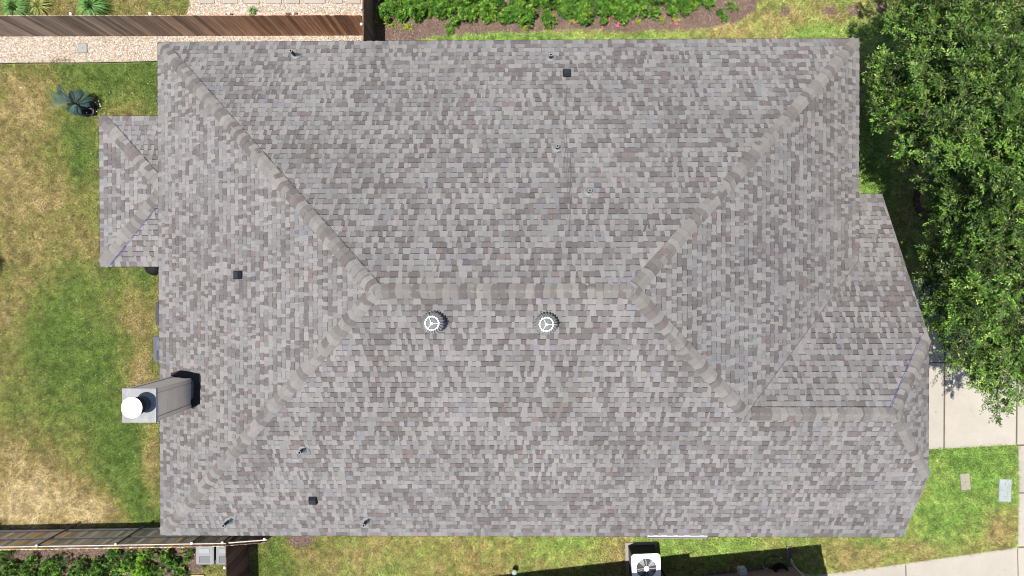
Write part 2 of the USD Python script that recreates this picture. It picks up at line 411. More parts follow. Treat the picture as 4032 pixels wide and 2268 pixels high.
HOUSEFOOT = sbox(-10.3, -7.1, 9.5, 6.65).union(sbox(9.4, -7.1, 10.8, 2.3))
NOGRASS = unary_union(GRAVELS + [m.buffer(-.05) for m in MULCHES] + [unary_union(SLABP).buffer(.03).buffer(-.048), HOUSEFOOT])
NOG2 = unary_union(GRAVELS + SLABP)
VIEW = pxpoly([(-60, -60), (4092, -60), (4092, 2328), (-60, 2328)])
# lawn in view, and only where the roof does not hide it
ROOFHIDE = pxpoly([(650, 200), (3330, 200), (3330, 800), (3450, 800), (3610, 1320), (3610, 1860), (3500, 2075), (660, 2070)])


def scatter(poly, density):
    x0, y0, x1, y1 = poly.bounds; n = int((x1 - x0) * (y1 - y0) * density)
    p = np.c_[rng.uniform(x0, x1, n), rng.uniform(y0, y1, n)]
    return p[shapely.contains_xy(poly, p[:, 0], p[:, 1])]


def blades(p, lmin, lmax, w, lean, col):
    n = len(p); az = rng.uniform(0, 2 * PI, n); L = rng.uniform(lmin, lmax, n); ln = rng.uniform(*lean, n)
    d = np.c_[np.cos(az) * np.sin(ln), np.sin(az) * np.sin(ln), np.cos(ln)] * L[:, None]
    s = np.c_[-np.sin(az), np.cos(az), np.zeros(n)] * (w * rng.uniform(.7, 1.3, n))[:, None]
    b = np.c_[p, np.full(n, .002)]
    v = np.stack([b - s, b + s, b + d], 1).reshape(-1, 3)
    return v, np.arange(3 * n).reshape(-1, 3), np.repeat(col, 3, 0)


gp = scatter(VIEW.difference(NOGRASS.union(ROOFHIDE)), 2600)
gc = lawn_col(gp[:, 0], gp[:, 1], .12) * rng.uniform(.38, 1.55, (len(gp), 1)) * (1 + 1.5 * (fbm2(gp[:, 0], gp[:, 1], 7.0, 6, 2) - .5))[:, None]
v, f, c = blades(gp, .05, .13, .0085, (.7, 1.42), gc)
mesh('grass', v, f, GRASS, None, c, label='short lawn grass, green with dried straw patches', kind='stuff')
# loose pale clippings and fallen leaves lying on the west lawn
lp = np.vstack([scatter(pxpoly([(0, 260), (620, 260), (630, 2060), (0, 2060)]), 6)])
n = len(lp); az = rng.uniform(0, 2 * PI, n); tl = rng.uniform(-.4, .4, (n, 2))
D = np.c_[np.cos(az), np.sin(az), rng.uniform(-.1, .3, n)]; N = np.c_[tl, np.ones(n)]
v, f, c = leaves(np.c_[lp, np.full(n, .055)], D, N, rng.uniform(.03, .075, n), rng.uniform(.012, .028, n), np.array([.5, .46, .36]) * rng.uniform(.6, 1.25, (n, 1)))
mesh('fallen_leaf', v, f, GRASS, None, c, label='small pale dead leaves scattered over the back lawn', kind='stuff')


dp = scatter(unary_union(SLABP).intersection(VIEW), 5); n = len(dp); az = rng.uniform(0, 2 * PI, n)
v, f, c = leaves(np.c_[dp, np.full(n, .026)], np.c_[np.cos(az), np.sin(az), rng.uniform(0, .3, n)], np.c_[rng.uniform(-.4, .4, (n, 2)), np.ones(n)], rng.uniform(.02, .06, n), rng.uniform(.01, .022, n), np.array([.22, .17, .10]) * rng.uniform(.5, 1.3, (n, 1)))
mesh('leaf_litter', v, f, GRASS, None, c, label='few small brown leaves lying on the concrete drive', kind='stuff')
# gravel stones
def stones(polys, density, smin, smax, pal, pw, name, label, z=.004):
    p = np.vstack([scatter(P.intersection(VIEW), density) for P in polys]); n = len(p)
    base = np.array([[1, 0, 0], [0, 1, 0], [-1, 0, 0], [0, -1, 0], [0, 0, 1], [.6, .6, .62], [-.6, .6, .55], [-.6, -.6, .62], [.6, -.6, .55]], float)
    fc = np.array([[0, 5, 4], [5, 1, 4], [1, 6, 4], [6, 2, 4], [2, 7, 4], [7, 3, 4], [3, 8, 4], [8, 0, 4], [0, 1, 5], [1, 2, 6], [2, 3, 7], [3, 0, 8]])
    s = rng.uniform(smin, smax, (n, 1, 1)); sc = np.concatenate([rng.uniform(.8, 1.3, (n, 1, 1)), rng.uniform(.6, 1.0, (n, 1, 1)), rng.uniform(.4, .75, (n, 1, 1))], 2)
    v = base[None] * (1 + rng.uniform(-.14, .14, (n, 9, 1))) * sc * s
    a = rng.uniform(0, 2 * PI, n); ca, sa = np.cos(a)[:, None], np.sin(a)[:, None]
    x, y = v[..., 0] * ca - v[..., 1] * sa, v[..., 0] * sa + v[..., 1] * ca
    v = np.stack([x + p[:, :1], y + p[:, 1:], v[..., 2] + z], -1)
    col = np.array(pal)[rng.choice(len(pal), n, p=pw)] * rng.uniform(.8, 1.2, (n, 1))
    f = (np.arange(n)[:, None, None] * 9 + fc).reshape(-1, 3)
    return mesh(name, v.reshape(-1, 3), f, STONE, None, np.repeat(col, 9, 0), label=label, kind='stuff')


stones([g.buffer(-.02) for g in GRAVELS], 1500, .014, .03, [(.64, .54, .43), (.74, .68, .60), (.52, .39, .27), (.78, .75, .69), (.34, .25, .18)], [.34, .26, .18, .14, .08], 'gravel',
       'pale tan and white gravel along the wooden fence')
# mulch chips
cp = np.vstack([scatter(P.intersection(VIEW), 900) for P in MULCHES]); n = len(cp); az = rng.uniform(0, 2 * PI, n)
D = np.c_[np.cos(az), np.sin(az), rng.uniform(-.2, .5, n)]; N = np.c_[rng.uniform(-.7, .7, (n, 2)), np.ones(n)]
v, f, c = leaves(np.c_[cp, rng.uniform(.01, .03, n)], D, N, rng.uniform(.03, .09, n), rng.uniform(.01, .022, n),
                 np.array([(.13, .09, .075), (.20, .145, .115), (.08, .055, .05), (.30, .235, .18)])[rng.choice(4, n, p=[.4, .28, .2, .12])] * rng.uniform(.7, 1.3, (n, 1)))
mesh('mulch_chips', v, f, CHIP, None, c, label='shredded brown bark chips over the planting beds', kind='stuff')
# black steel edging between gravel and lawn
m = MB(); e = [at(a, b)[:2] for a, b in ((-300, 256), (0, 252), (180, 249), (330, 249), (500, 246), (620, 243), (900, 236))]
for p, q in zip(e[:-1], e[1:]):
    d = (q - p) / np.linalg.norm(q - p); nn = np.array([-d[1], d[0]]) * .006
    m.prism([p - nn, q - nn, q + nn, p + nn], -.02, .065, (.03, .03, .028))
m.build('lawn_edging', BLACK, label='thin black steel edging between gravel bed and back lawn', cat='edging')

# ================================================================ THE HOUSE
XW, YN, YS, XE, ZE, PM = -10.69, 7.087, -7.528, 9.936, 3.40, .593
XG, YG, ZC, ZG, MC = 11.252, 2.697, 4.667, 2.15, .758
HALF = (YN - YS) / 2; YR = (YN + YS) / 2; ZR = ZE + PM * HALF
P3 = lambda *a: np.array(a, float)
NW, NE, SW = P3(XW, YN, ZE), P3(XE, YN, ZE), P3(XW, YS, ZE)
RW, RE = P3(XW + HALF, YR, ZR), P3(XE - HALF, YR, ZR)
YGR = (ZG + PM * YG - ZE + PM * YS) / (2 * PM); ZGR = ZE + PM * (YGR - YS)
GW, GE = P3(XE - (ZGR - ZE) / PM, YGR, ZGR), P3(XG - (ZGR - ZC) / MC, YGR, ZGR)
CN, CS = P3(XG, YGR + (ZGR - ZC) / PM, ZC), P3(XG, YGR - (ZGR - ZC) / PM, ZC)
GNE, GSE = P3(XG, YG, ZG), P3(XG, YS, ZE)
VV = P3(XE, YG - (ZE - ZG) / PM, ZE)
XI = XE - .45
VI = P3(XI, VV[1] + .0, ZE)            # tucked under the main eave
zpn = lambda y: ZG + PM * (YG - y)
# porch roof on the west side
ZP, MP = 2.60, .30
pnw, psw = at(388, 458, ZP), at(398, 1050, ZP)
XP = (pnw[0] + psw[0]) / 2; YPN, YPS = pnw[1], psw[1]
PNW, PSW = P3(XP, YPN, ZP), P3(XP, YPS, ZP)
dP = (YPN - YPS) / 2
PA = P3(XP + dP, (YPN + YPS) / 2, ZP + MP * dP)
XPI = XW + .12

house = thing('house', 'large house under a grey shingled hip roof, filling the middle of the photo', 'house')
SP = [(.272, .272, .268), (.235, .233, .232), (.205, .201, .200), (.172, .160, .158), (.150, .138, .137), (.228, .232, .244), (.285, .272, .270), (.205, .175, .168)]
SPW = np.array([.21, .20, .15, .18, .10, .07, .07, .02])
SP = (np.array(SP) * .95 + .205 * .05) * np.array([1.03, .995, .985])
EXPO = .166
deck = MB(); shingle_faces = []


class Plane:
    def __init__(s, pts, eave_dir, seed):
        s.P = np.array(pts); n = np.cross(s.P[1] - s.P[0], s.P[2] - s.P[0])
        for k in range(2, len(pts) - 1): n = n + np.cross(s.P[k] - s.P[0], s.P[k + 1] - s.P[0])
        n /= np.linalg.norm(n); s.n = n if n[2] > 0 else -n
        s.u = np.array(eave_dir, float); s.u /= np.linalg.norm(s.u)
        s.v = np.cross(s.n, s.u)
        if s.v[2] < 0: s.u = -s.u; s.v = np.cross(s.n, s.u)
        s.o = s.P[np.argmin(s.P @ s.v)]
        s.uv = np.c_[(s.P - s.o) @ s.u, (s.P - s.o) @ s.v]
        s.poly = Polygon(s.uv).buffer(0); s.seed = seed

    def w(s, uv, h=0.0):
        uv = np.atleast_2d(uv); h = np.broadcast_to(h, len(uv))[:, None]
        return s.o + uv[:, :1] * s.u + uv[:, 1:] * s.v + h * s.n


def lay(pl, expo=EXPO):
    """courses of laminated shingle tabs over a roof plane -> list of (verts, faces, colours, apparent size)"""
    r = np.random.default_rng(100 + pl.seed); out = []
    x = np.array(pl.poly.exterior.coords)[:-1]
    t = ear(x if pl.poly.exterior.is_ccw else x[::-1]); xx = x if pl.poly.exterior.is_ccw else x[::-1]
    deck.add(pl.w(xx, -.004), t, (.07, .066, .064))
    u0, v0, u1, v1 = pl.poly.bounds; inner = pl.poly.buffer(-.002)
    shapely.prepare(inner)
    rows = int((v1 - v0) / expo) + 1
    gu, gv = np.meshgrid(np.arange(u0 - .5, u1 + 1, .3), np.arange(v0 - .3, v1 + .5, .3), indexing='ij')
    NB = fbm2(gu.ravel() * .55, gv.ravel() * .9, 1.0, pl.seed, 2).reshape(gu.shape)
    for k in range(rows):
        a, b = v0 + k * expo, v0 + (k + 1) * expo + .012
        if k == 0: a -= .012
        u = u0 - r.uniform(0, .3); raised = False; prev = r.uniform(-.016, .016)
        run = 0; tone = r.choice(len(SP), p=SPW / SPW.sum())
        while u < u1:
            raised = not raised if r.random() < .87 else raised
            wd = r.choice([.085, .105, .125, .145, .19]) * r.uniform(.92, 1.08)
            if r.random() < .06: wd = r.uniform(.03, .06)
            sl = r.uniform(.002, .013) * (1 if raised else -1)
            q = np.array([[u + prev + .001, a], [u + wd + sl - .001, a], [u + wd - sl - .001, b], [u - prev + .001, b]])
            nb = NB[int((q[0, 0] - u0 + .5) / .3), int((a - v0 + .3) / .3)]
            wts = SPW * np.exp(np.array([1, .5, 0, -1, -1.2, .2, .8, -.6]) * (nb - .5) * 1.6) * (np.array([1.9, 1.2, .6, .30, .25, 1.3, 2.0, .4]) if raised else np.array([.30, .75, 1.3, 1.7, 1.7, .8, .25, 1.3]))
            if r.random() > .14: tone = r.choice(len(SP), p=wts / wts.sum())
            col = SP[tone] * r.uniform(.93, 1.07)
            hb, ht = (.017, .006) if raised else (.009, .002)
            prev = sl
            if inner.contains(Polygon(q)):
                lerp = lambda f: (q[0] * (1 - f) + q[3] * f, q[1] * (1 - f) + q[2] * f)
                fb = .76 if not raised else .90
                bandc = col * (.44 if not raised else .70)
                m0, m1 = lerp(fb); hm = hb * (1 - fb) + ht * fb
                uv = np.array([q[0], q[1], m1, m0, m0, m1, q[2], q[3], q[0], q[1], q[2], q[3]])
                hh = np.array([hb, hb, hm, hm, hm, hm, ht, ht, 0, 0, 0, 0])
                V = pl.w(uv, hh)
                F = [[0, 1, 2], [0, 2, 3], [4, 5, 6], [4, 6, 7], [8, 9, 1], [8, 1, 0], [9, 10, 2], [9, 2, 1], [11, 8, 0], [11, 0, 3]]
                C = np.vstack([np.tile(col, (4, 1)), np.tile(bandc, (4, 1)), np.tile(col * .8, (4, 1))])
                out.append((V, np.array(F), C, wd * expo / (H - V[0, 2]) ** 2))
            else:
                g = pl.poly.intersection(Polygon(q).buffer(0))
                for gg in getattr(g, 'geoms', [g]):
                    if gg.geom_type != 'Polygon' or gg.area < 1e-4: continue
                    x = np.array(gg.exterior.coords)[:-1]
                    if not gg.exterior.is_ccw: x = x[::-1]
                    fr = np.clip((x[:, 1] - a) / (b - a), 0, 1)
                    V = pl.w(x, hb * (1 - fr) + ht * fr)
                    tr = ear(x)
                    if len(tr): out.append((V, tr, np.tile(col, (len(V), 1)), 0))
            u += wd
    return out


gnface = [GW, GE, CN, GNE, P3(XI, YG, ZG), P3(XI, VV[1] + .45, zpn(VV[1] + .45)), VV]
planes = {
    'N': Plane([NW, NE, RE, RW], (1, 0, 0), 1), 'W': Plane([SW, NW, RW], (0, 1, 0), 2),
    'S': Plane([SW, GSE, CS, GE, GW, RE, RW], (1, 0, 0), 3), 'E': Plane([VV, NE, RE, GW], (0, 1, 0), 4),
    'G': Plane(gnface, (1, 0, 0), 5), 'J': Plane([CS, CN, GE], (0, 1, 0), 6)}
yh = lambda x: x - XP
zx = ZP + MP * (XPI - XP)
dd = min(XPI - XP, dP - .01)
planes['PW'] = Plane([PSW, PNW, P3(XP + dd, YPN - dd, ZP + MP * dd), P3(XP + dd, YPS + dd, ZP + MP * dd)], (0, 1, 0), 7)
planes['PN'] = Plane([PNW, P3(XPI, YPN, ZP), P3(XPI, YPN - dd, ZP + MP * dd)], (1, 0, 0), 8)
planes['PS'] = Plane([PSW, P3(XPI, YPS, ZP), P3(XPI, YPS + dd, ZP + MP * dd)], (1, 0, 0), 9)
tabs = []
for k, pl in planes.items(): tabs += lay(pl, EXPO if k[0] != 'J' else .16)
roof = deck.build('roof', SHINGLE, house)
order = np.argsort([-t[3] for t in tabs]); big = set(order[:300].tolist())
rest = MB()
for i, t in enumerate(tabs):
    if i in big: mesh('shingle', t[0], t[1], SHINGLE, roof, t[2])
    else: rest.add(t[0], t[1], t[2])
rest.build('shingles', SHINGLE, roof, kind='stuff')

# hip and ridge caps
CP = np.array([(.248, .232, .218), (.205, .187, .177), (.285, .268, .248), (.168, .150, .145), (.258, .250, .243), (.190, .164, .154)])
CPW = np.array([.28, .2, .16, .14, .14, .08])
nhip = 0


def caps(A, B, n1, n2, name, e=.188, w=.190, s0=0.0, tail=0.0):
    r = np.random.default_rng(int(abs(A[0] * 100 + A[1] * 10)) + 5)
    L = np.linalg.norm(B - A); d = (B - A) / L
    side = []
    for n in (n1, n2):
        a = np.cross(n, d); a /= np.linalg.norm(a)
        if a[2] > 0 or (abs(a[2]) < 1e-6): a = -a
        side.append(a)
    up = unit(n1 + n2)
    ts = np.array([-1, -.6, -.22, 0, .22, .6, 1])
    s = s0; k = 0
    while s < L - .02 + tail:
        e1 = min(s + e * 1.35, L + .03 + tail); lo, hi = .029, .014
        ww = w * r.uniform(.96, 1.03); sk = r.uniform(-.03, .03)
        V = []; em = s + (e1 - s) * .66; lm_ = lo + (hi - lo) * .66
        for (ss, lift) in ((s, lo), (em, lm_), (em, lm_), (e1, hi), (s, lo - .016)):
            for t in ts:
                a = side[0] if t < 0 else side[1]
                arc = .03 * (t * t) * (1 if ss == s else 0)
                V.append(A + d * (ss + sk * t + arc) + a * abs(t) * ww + up * (lift - (.010 if t == 0 else .0)))
        V = np.array(V); F = []
        for j in range(6):
            F += [[j, j + 1, 8 + j], [j, 8 + j, 7 + j], [14 + j, 15 + j, 22 + j], [14 + j, 22 + j, 21 + j], [28 + j, 29 + j, j + 1], [28 + j, j + 1, j]]
        F = np.array(F)
        nrm = np.cross(V[F[0, 1]] - V[F[0, 0]], V[F[0, 2]] - V[F[0, 0]])
        if nrm[2] < 0: F = F[:, ::-1]
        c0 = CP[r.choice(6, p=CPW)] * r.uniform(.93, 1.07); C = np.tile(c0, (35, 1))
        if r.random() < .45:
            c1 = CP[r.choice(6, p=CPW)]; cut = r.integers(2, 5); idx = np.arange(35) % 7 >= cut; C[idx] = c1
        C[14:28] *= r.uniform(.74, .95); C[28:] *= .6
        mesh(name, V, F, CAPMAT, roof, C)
        s += e * r.uniform(.78, 1.22); k += 1
    return k


n = {k: p.n for k, p in planes.items()}
nh = caps(NW + (0, 0, 0), RW, n['N'], n['W'], 'hip_cap', s0=.1, tail=-.1) + caps(SW, RW, n['W'], n['S'], 'hip_cap', s0=.1, tail=-.1) + caps(NE, RE, n['N'], n['E'], 'hip_cap', s0=.1, tail=-.1) + caps(GW, RE, n['E'], n['S'], 'hip_cap', tail=-.1)
nh += caps(CN + P3(0, 0, 0), GE, n['G'], n['J'], 'hip_cap', w=.18) + caps(CS, GE, n['S'], n['J'], 'hip_cap', w=.18)
nr = caps(RW, RE, n['N'], n['S'], 'ridge_cap', w=.205) + caps(GE, GW, n['S'], n['G'], 'ridge_cap', w=.20)
pe = P3(XP + dd, YPN - dd, ZP + MP * dd); pf = P3(XP + dd, YPS + dd, ZP + MP * dd)
nr += caps(PNW, pe, n['PN'], n['PW'], 'ridge_cap', s0=.08, w=.185) + caps(PSW, pf, n['PS'], n['PW'], 'ridge_cap', s0=.08, w=.185)
print('tabs', len(tabs), 'hip caps', nh, 'ridge caps', nr)


def strip(A, B, nrm, off, wid, h, col, name, mat=FELT):
    d = unit(B - A); s = np.cross(nrm, d); m = MB()
    p = [A + s * (off - wid / 2), A + s * (off + wid / 2), B + s * (off + wid / 2), B + s * (off - wid / 2)]
    m.add(np.vstack([np.array(p) + nrm * h, np.array(p)]), [[0, 3, 2, 1] if np.cross(p[3] - p[0], p[2] - p[0])[2] > 0 else [0, 1, 2, 3], [0, 1, 5, 4], [2, 3, 7, 6]], col)
    return m.build(name, mat, roof)


def hipline(A, B, nrm, away, wid, col, name, h=.021):
    """thin line along the foot of a row of caps, on the plane with normal nrm, on the side of the point away"""
    d = unit(B - A); s = np.cross(nrm, d)
    sg = 1 if (away - A) @ s > 0 else -1
    return strip(A, B, nrm, sg * wid[0], wid[1], h, col, name)


# chalk lines and open seams beside the caps
hipline(PSW + unit(pf - PSW) * .25, pf, n['PS'], P3(XPI, YPS, ZP), (.205, .010), (.05, .06, .34), 'chalk_line')
hipline(CN + unit(GE - CN) * .1, GE, n['G'], P3(GE[0] - 2, CN[1], 4), (.197, .010), (.06, .07, .34), 'chalk_line')
hipline(SW + unit(RW - SW) * 5.2, SW + unit(RW - SW) * 8.4, n['S'], P3(0, YS, ZE), (.222, .010), (.15, .155, .23), 'chalk_line')
for (A, B, k, aw) in ((NW + unit(RW - NW) * .6, RW, 'N', P3(0, YN, ZE)), (PNW + unit(pe - PNW) * .3, pe, 'PN', P3(XPI, YPN, ZP)), (GE, GW, 'G', P3(10, 2, 2.5))):
    hipline(A, B, n[k], aw, ({'N': .207, 'PN': .197, 'G': .210}[k], .008), (.035, .034, .034), 'cap_seam')
strip(VV, GW, unit(n['E'] + n['G']), 0, .014, .020, (.10, .097, .095), 'valley_seam')

# fascia, drip edges, soffits
fa = MB()


def edge(A, B, inward, hgt=.19, th=.025):
    A, B, i = np.array(A), np.array(B), np.array(inward, float)
    o = np.array([0, 0, 1.0])
    p = [A + i * .02, B + i * .02, B + i * (.02 + th), A + i * (.02 + th)]
    v = np.vstack([np.array(p) - o * .015, np.array(p) - o * (.015 + hgt)])
    fa.add(v, [[0, 1, 2, 3], [4, 7, 6, 5], [0, 4, 5, 1], [1, 5, 6, 2], [2, 6, 7, 3], [3, 7, 4, 0]], (.30, .28, .26))
    s = .5
    q = [A + i * .03, B + i * .03, B + i * s, A + i * s]
    fa.add(np.array(q) - o * (hgt - .01), [[0, 1, 2, 3]], (.32, .30, .28))


edge(NW, NE, (0, -1, 0)); edge(SW, NW, (1, 0, 0)); edge(SW, GSE, (0, 1, 0)); edge(VV, NE, (-1, 0, 0))
edge(P3(XI, YG, ZG), GNE, (0, -1, 0)); edge(GNE, CN, (-1, 0, 0)); edge(GSE, CS, (-1, 0, 0)); edge(CS, CN, (-1, 0, 0))
edge(PSW, PNW, (1, 0, 0), .15); edge(PNW, P3(XPI, YPN, ZP), (0, -1, 0), .15); edge(PSW, P3(XPI, YPS, ZP), (0, 1, 0), .15)
fa.build('fascia', PAINT, house)
dr = MB()
for A, B, o in ((NW, NE, (0, 1, 0)), (SW, NW, (-1, 0, 0)), (SW, GSE, (0, -1, 0)), (VV, NE, (1, 0, 0)), (PSW, PNW, (-1, 0, 0)), (PNW, P3(XPI, YPN, ZP), (0, 1, 0)), (PSW, P3(XPI, YPS, ZP), (0, -1, 0)), (GNE, CN, (1, 0, 0)), (GSE, CS, (1, 0, 0)), (CS, CN, (1, 0, 0)), (P3(XI, YG, ZG), GNE, (0, 1, 0))):
    o = np.array(o, float); p = np.array([A, B, B + o * .018, A + o * .018]); z = np.array([0, 0, 1.0])
    dr.add(np.vstack([p - z * .001, p - z * .022]), [[0, 3, 2, 1], [0, 1, 2, 3], [4, 5, 6, 7], [3, 7, 6, 2], [2, 6, 7, 3], [0, 4, 7, 3], [1, 2, 6, 5]], (.26, .255, .25))
dr.build('drip_edge', PAINT, house)
# walls
wl = MB()
IN = .45


def wall(pts, z0, tops):
    for k in range(len(pts) - 1):
        a, b = pts[k], pts[k + 1]
        wl.add([[a[0], a[1], z0], [b[0], b[1], z0], [b[0], b[1], tops[k + 1]], [a[0], a[1], tops[k]]], [[0, 1, 2, 3]], (.2, .1, .08))


zt = ZE - .17
wall([(XW + IN, YS + IN), (XG - .3, YS + IN)], 0, [zt, zt]); wall([(XW + IN, YN - IN), (XW + IN, YS + IN)], 0, [zt, zt])
wall([(XE - IN, YN - IN), (XW + IN, YN - IN)], 0, [zt, zt]); wall([(XE - IN, YG - IN), (XE - IN, YN - IN)], 0, [zt, zt])
xg = XG - .3
wl.add([[xg, YS + IN, 0], [xg, YG - IN, 0], [xg, YG - IN, ZG + .1], [xg, CN[1], ZC - .05], [xg, CS[1], ZC - .05], [xg, YS + IN, ZE + .1]], [[0, 1, 2], [0, 2, 3], [0, 3, 4], [0, 4, 5]], (.2, .1, .08))
wall([(xg, YG - IN), (XE - IN, YG - IN)], 0, [ZG - .1, ZG - .1])
wl.build('wall', BRICKM, house)
for yy in (YPN - .25, YPS + .25):
    m = MB(); m.box((XP + .2, yy - .08, 0), (XP + .36, yy + .08, ZP - .12), (.55, .52, .47), bev=.01); m.build('porch_post', PAINT, house)
m = MB(); m.box((XP + .1, YPS + .1, 0), (XW + IN, YPN - .1, .06), (.5, .47, .42), bev=.01); m.build('porch_floor', CONC, house)

# short white gutter on the south eave
a, b = at(2549, 2098, ZE), at(2785, 2098, ZE)
m = MB(); y = YS
m.box((a[0], y - .055, ZE - .06), (b[0], y - .050, ZE + .045), (.3, .3, .3))
m.box((a[0], y + .0, ZE + .018), (b[0], y + .075, ZE + .032), (.30, .29, .275))
m.box((a[0], y - .049, ZE - .06), (b[0], y + .0, ZE - .05), (.5, .5, .5))
m.box((a[0], y + .001, ZE - .06), (b[0], y + .006, ZE + .017), (.8, .8, .8))
m.build('gutter', WHITEM, house, label='short white gutter on the south eave above the air conditioner')


# chimney: lap sided chase, metal top, flue
def zW(x): return ZE + PM * (x - XW)


ZT = 6.18
c4 = [at(482, 1531, ZT), at(613, 1532, ZT), at(611, 1663, ZT), at(480, 1662, ZT)]
cx0, cx1 = c4[0][0] + .02, c4[1][0] - .02; cy1, cy0 = c4[0][1] - .02, c4[2][1] + .02
m = MB(); m.box((cx0 + .02, cy0 + .02, 3.2), (cx1 - .02, cy1 - .02, ZT - .02), (.27, .245, .225))
chim = m.build('chimney', SIDING, house)
SC = np.array([.330, .258, .190])
nb = 14; zb = 3.55
for k in range(nb):
    z0 = zb + k * (ZT - .06 - zb) / nb; z1 = zb + (k + 1) * (ZT - .06 - zb) / nb
    for sd in range(4):
        if sd == 2 and z1 < zW(cx0) : pass
        m = MB(); t = np.array([.020, .008]); g = .055
        col = SC * rng.uniform(.95, 1.05)
        # bottom thick, top thin; the butt sits proud of the board below
        if sd in (0, 1):   # east / west
            x = cx1 if sd == 0 else cx0; s = 1 if sd == 0 else -1; ya, yb = cy0 + g, cy1 - g
            p = [[x + s * (t[0] - .02), ya, z0 + .004], [x + s * (t[0] - .02), yb, z0 + .004], [x + s * (t[1] - .02), yb, z1], [x + s * (t[1] - .02), ya, z1]]
            q = [[x - s * .03, ya, z0 + .004], [x - s * .03, yb, z0 + .004]]
        else:
            y = cy1 if sd == 2 else cy0; s = 1 if sd == 2 else -1; xa, xb = cx0 + g, cx1 - g
            p = [[xa, y + s * (t[0] - .02), z0 + .004], [xb, y + s * (t[0] - .02), z0 + .004], [xb, y + s * (t[1] - .02), z1], [xa, y + s * (t[1] - .02), z1]]
            q = [[xa, y - s * .03, z0 + .004], [xb, y - s * .03, z0 + .004]]
        m.add(np.array(p + q), [[0, 1, 2, 3], [4, 5, 1, 0], [3, 2, 5, 4]], col)
        m.build('siding_board', SIDING, chim)
for ex in (cx0, cx1):
    for ey in (cy0, cy1):
        sx = 1 if ex == cx1 else -1; sy = 1 if ey == cy1 else -1
        m = MB()
        for lo, hi in (((ex - sx * .10, ey - sy * .02, 3.3), (ex + sx * .012, ey + sy * .012, ZT - .06)), ((ex - sx * .02, ey - sy * .10, 3.3), (ex + sx * .010, ey - sy * .021, ZT - .061))):
            m.box(np.minimum(lo, hi), np.maximum(lo, hi), SC * .93)
        m.build('corner_trim', SIDING, chim)
# dark joints beside the corner boards
m = MB()
for yj in (cy0 + .103, cy1 - .103): m.box((cx1 - .01, yj - .006, 3.4), (cx1 + .004, yj + .006, ZT - .07), (.06, .05, .045))
for xj in (cx0 + .103, cx1 - .103): m.box((xj - .006, cy1 - .01, 3.4), (xj + .006, cy1 + .004, ZT - .07), (.06, .05, .045))
m.build('trim_joint', SIDING, chim)
m = MB(); x0, x1, y0, y1 = cx0 - .02, cx1 + .02, cy0 - .02, cy1 + .02; mx, my = (x0 + x1) / 2, (y0 + y1) / 2
V = np.array([[x0, y0, ZT], [x1, y0, ZT], [x1, y1, ZT], [x0, y1, ZT], [mx, my, ZT + .035], [x0, y0, ZT - .1], [x1, y0, ZT - .1], [x1, y1, ZT - .1], [x0, y1, ZT - .1]])
m.add(V, [[0, 1, 4], [1, 2, 4], [2, 3, 4], [3, 0, 4], [5, 6, 1], [5, 1, 0], [6, 7, 2], [6, 2, 1], [7, 8, 3], [7, 3, 2], [8, 5, 0], [8, 0, 3]], (.62, .63, .64))
for (lo, hi) in (((x0 - .006, y0 - .006, ZT - .1), (x1 + .006, y0 + .004, ZT + .008)), ((x0 - .006, y1 - .004, ZT - .1), (x1 + .006, y1 + .006, ZT + .008)), ((x0 - .006, y0 + .005, ZT - .1), (x0 + .004, y1 - .005, ZT + .007)), ((x1 - .004, y0 + .005, ZT - .1), (x1 + .006, y1 - .005, ZT + .007))):
    m.box(lo, hi, (.86, .86, .86))
m.build('chase_top', ZINC, chim)
fb = at(563, 1592, ZT + .03); ft = at(516, 1605, 6.73)
fx, fy = (fb[0] + ft[0]) / 2, (fb[1] + ft[1]) / 2
m = MB(); m.lathe([(.205, ZT + .012), (.205, ZT + .045), (.17, ZT + .06), (.145, ZT + .10), (.145, ZT + .30)], 40, (.10, .10, .105), (fx, fy, 0)); m.build('flue_collar', LEAD, chim, True)
m = MB()
pr = []
for k in range(15):
    z = ZT + .26 + k * .017; pr += [(.222, z), (.212, z + .008)]
m.lathe([(.15, ZT + .26)] + pr + [(.21, 6.70)], 48, (.055, .05, .048), (fx, fy, 0)); m.build('flue_louvre', LEAD, chim)
m = MB(); m.lathe([(.262, 6.700), (.266, 6.712), (.262, 6.724), (.2, 6.732), (.05, 6.738), (.001, 6.739)], 48, (.9, .9, .9), (fx, fy, 0)); m.build('flue_cap', WHITEM, chim, True)
# black flashing membrane round the foot of the chimney, draped on the shingles
pw = planes['W']
fl = [(690, 1471), (716, 1459), (741, 1462), (790, 1474), (791, 1500), (789, 1560), (788, 1590), (774, 1599), (759, 1606), (745, 1590), (735, 1560), (720, 1500)]


def onW(px, py):
    p = at(px, py, 4.2)
    for _ in range(8): p = at(px, py, zW(p[0]))
    return p


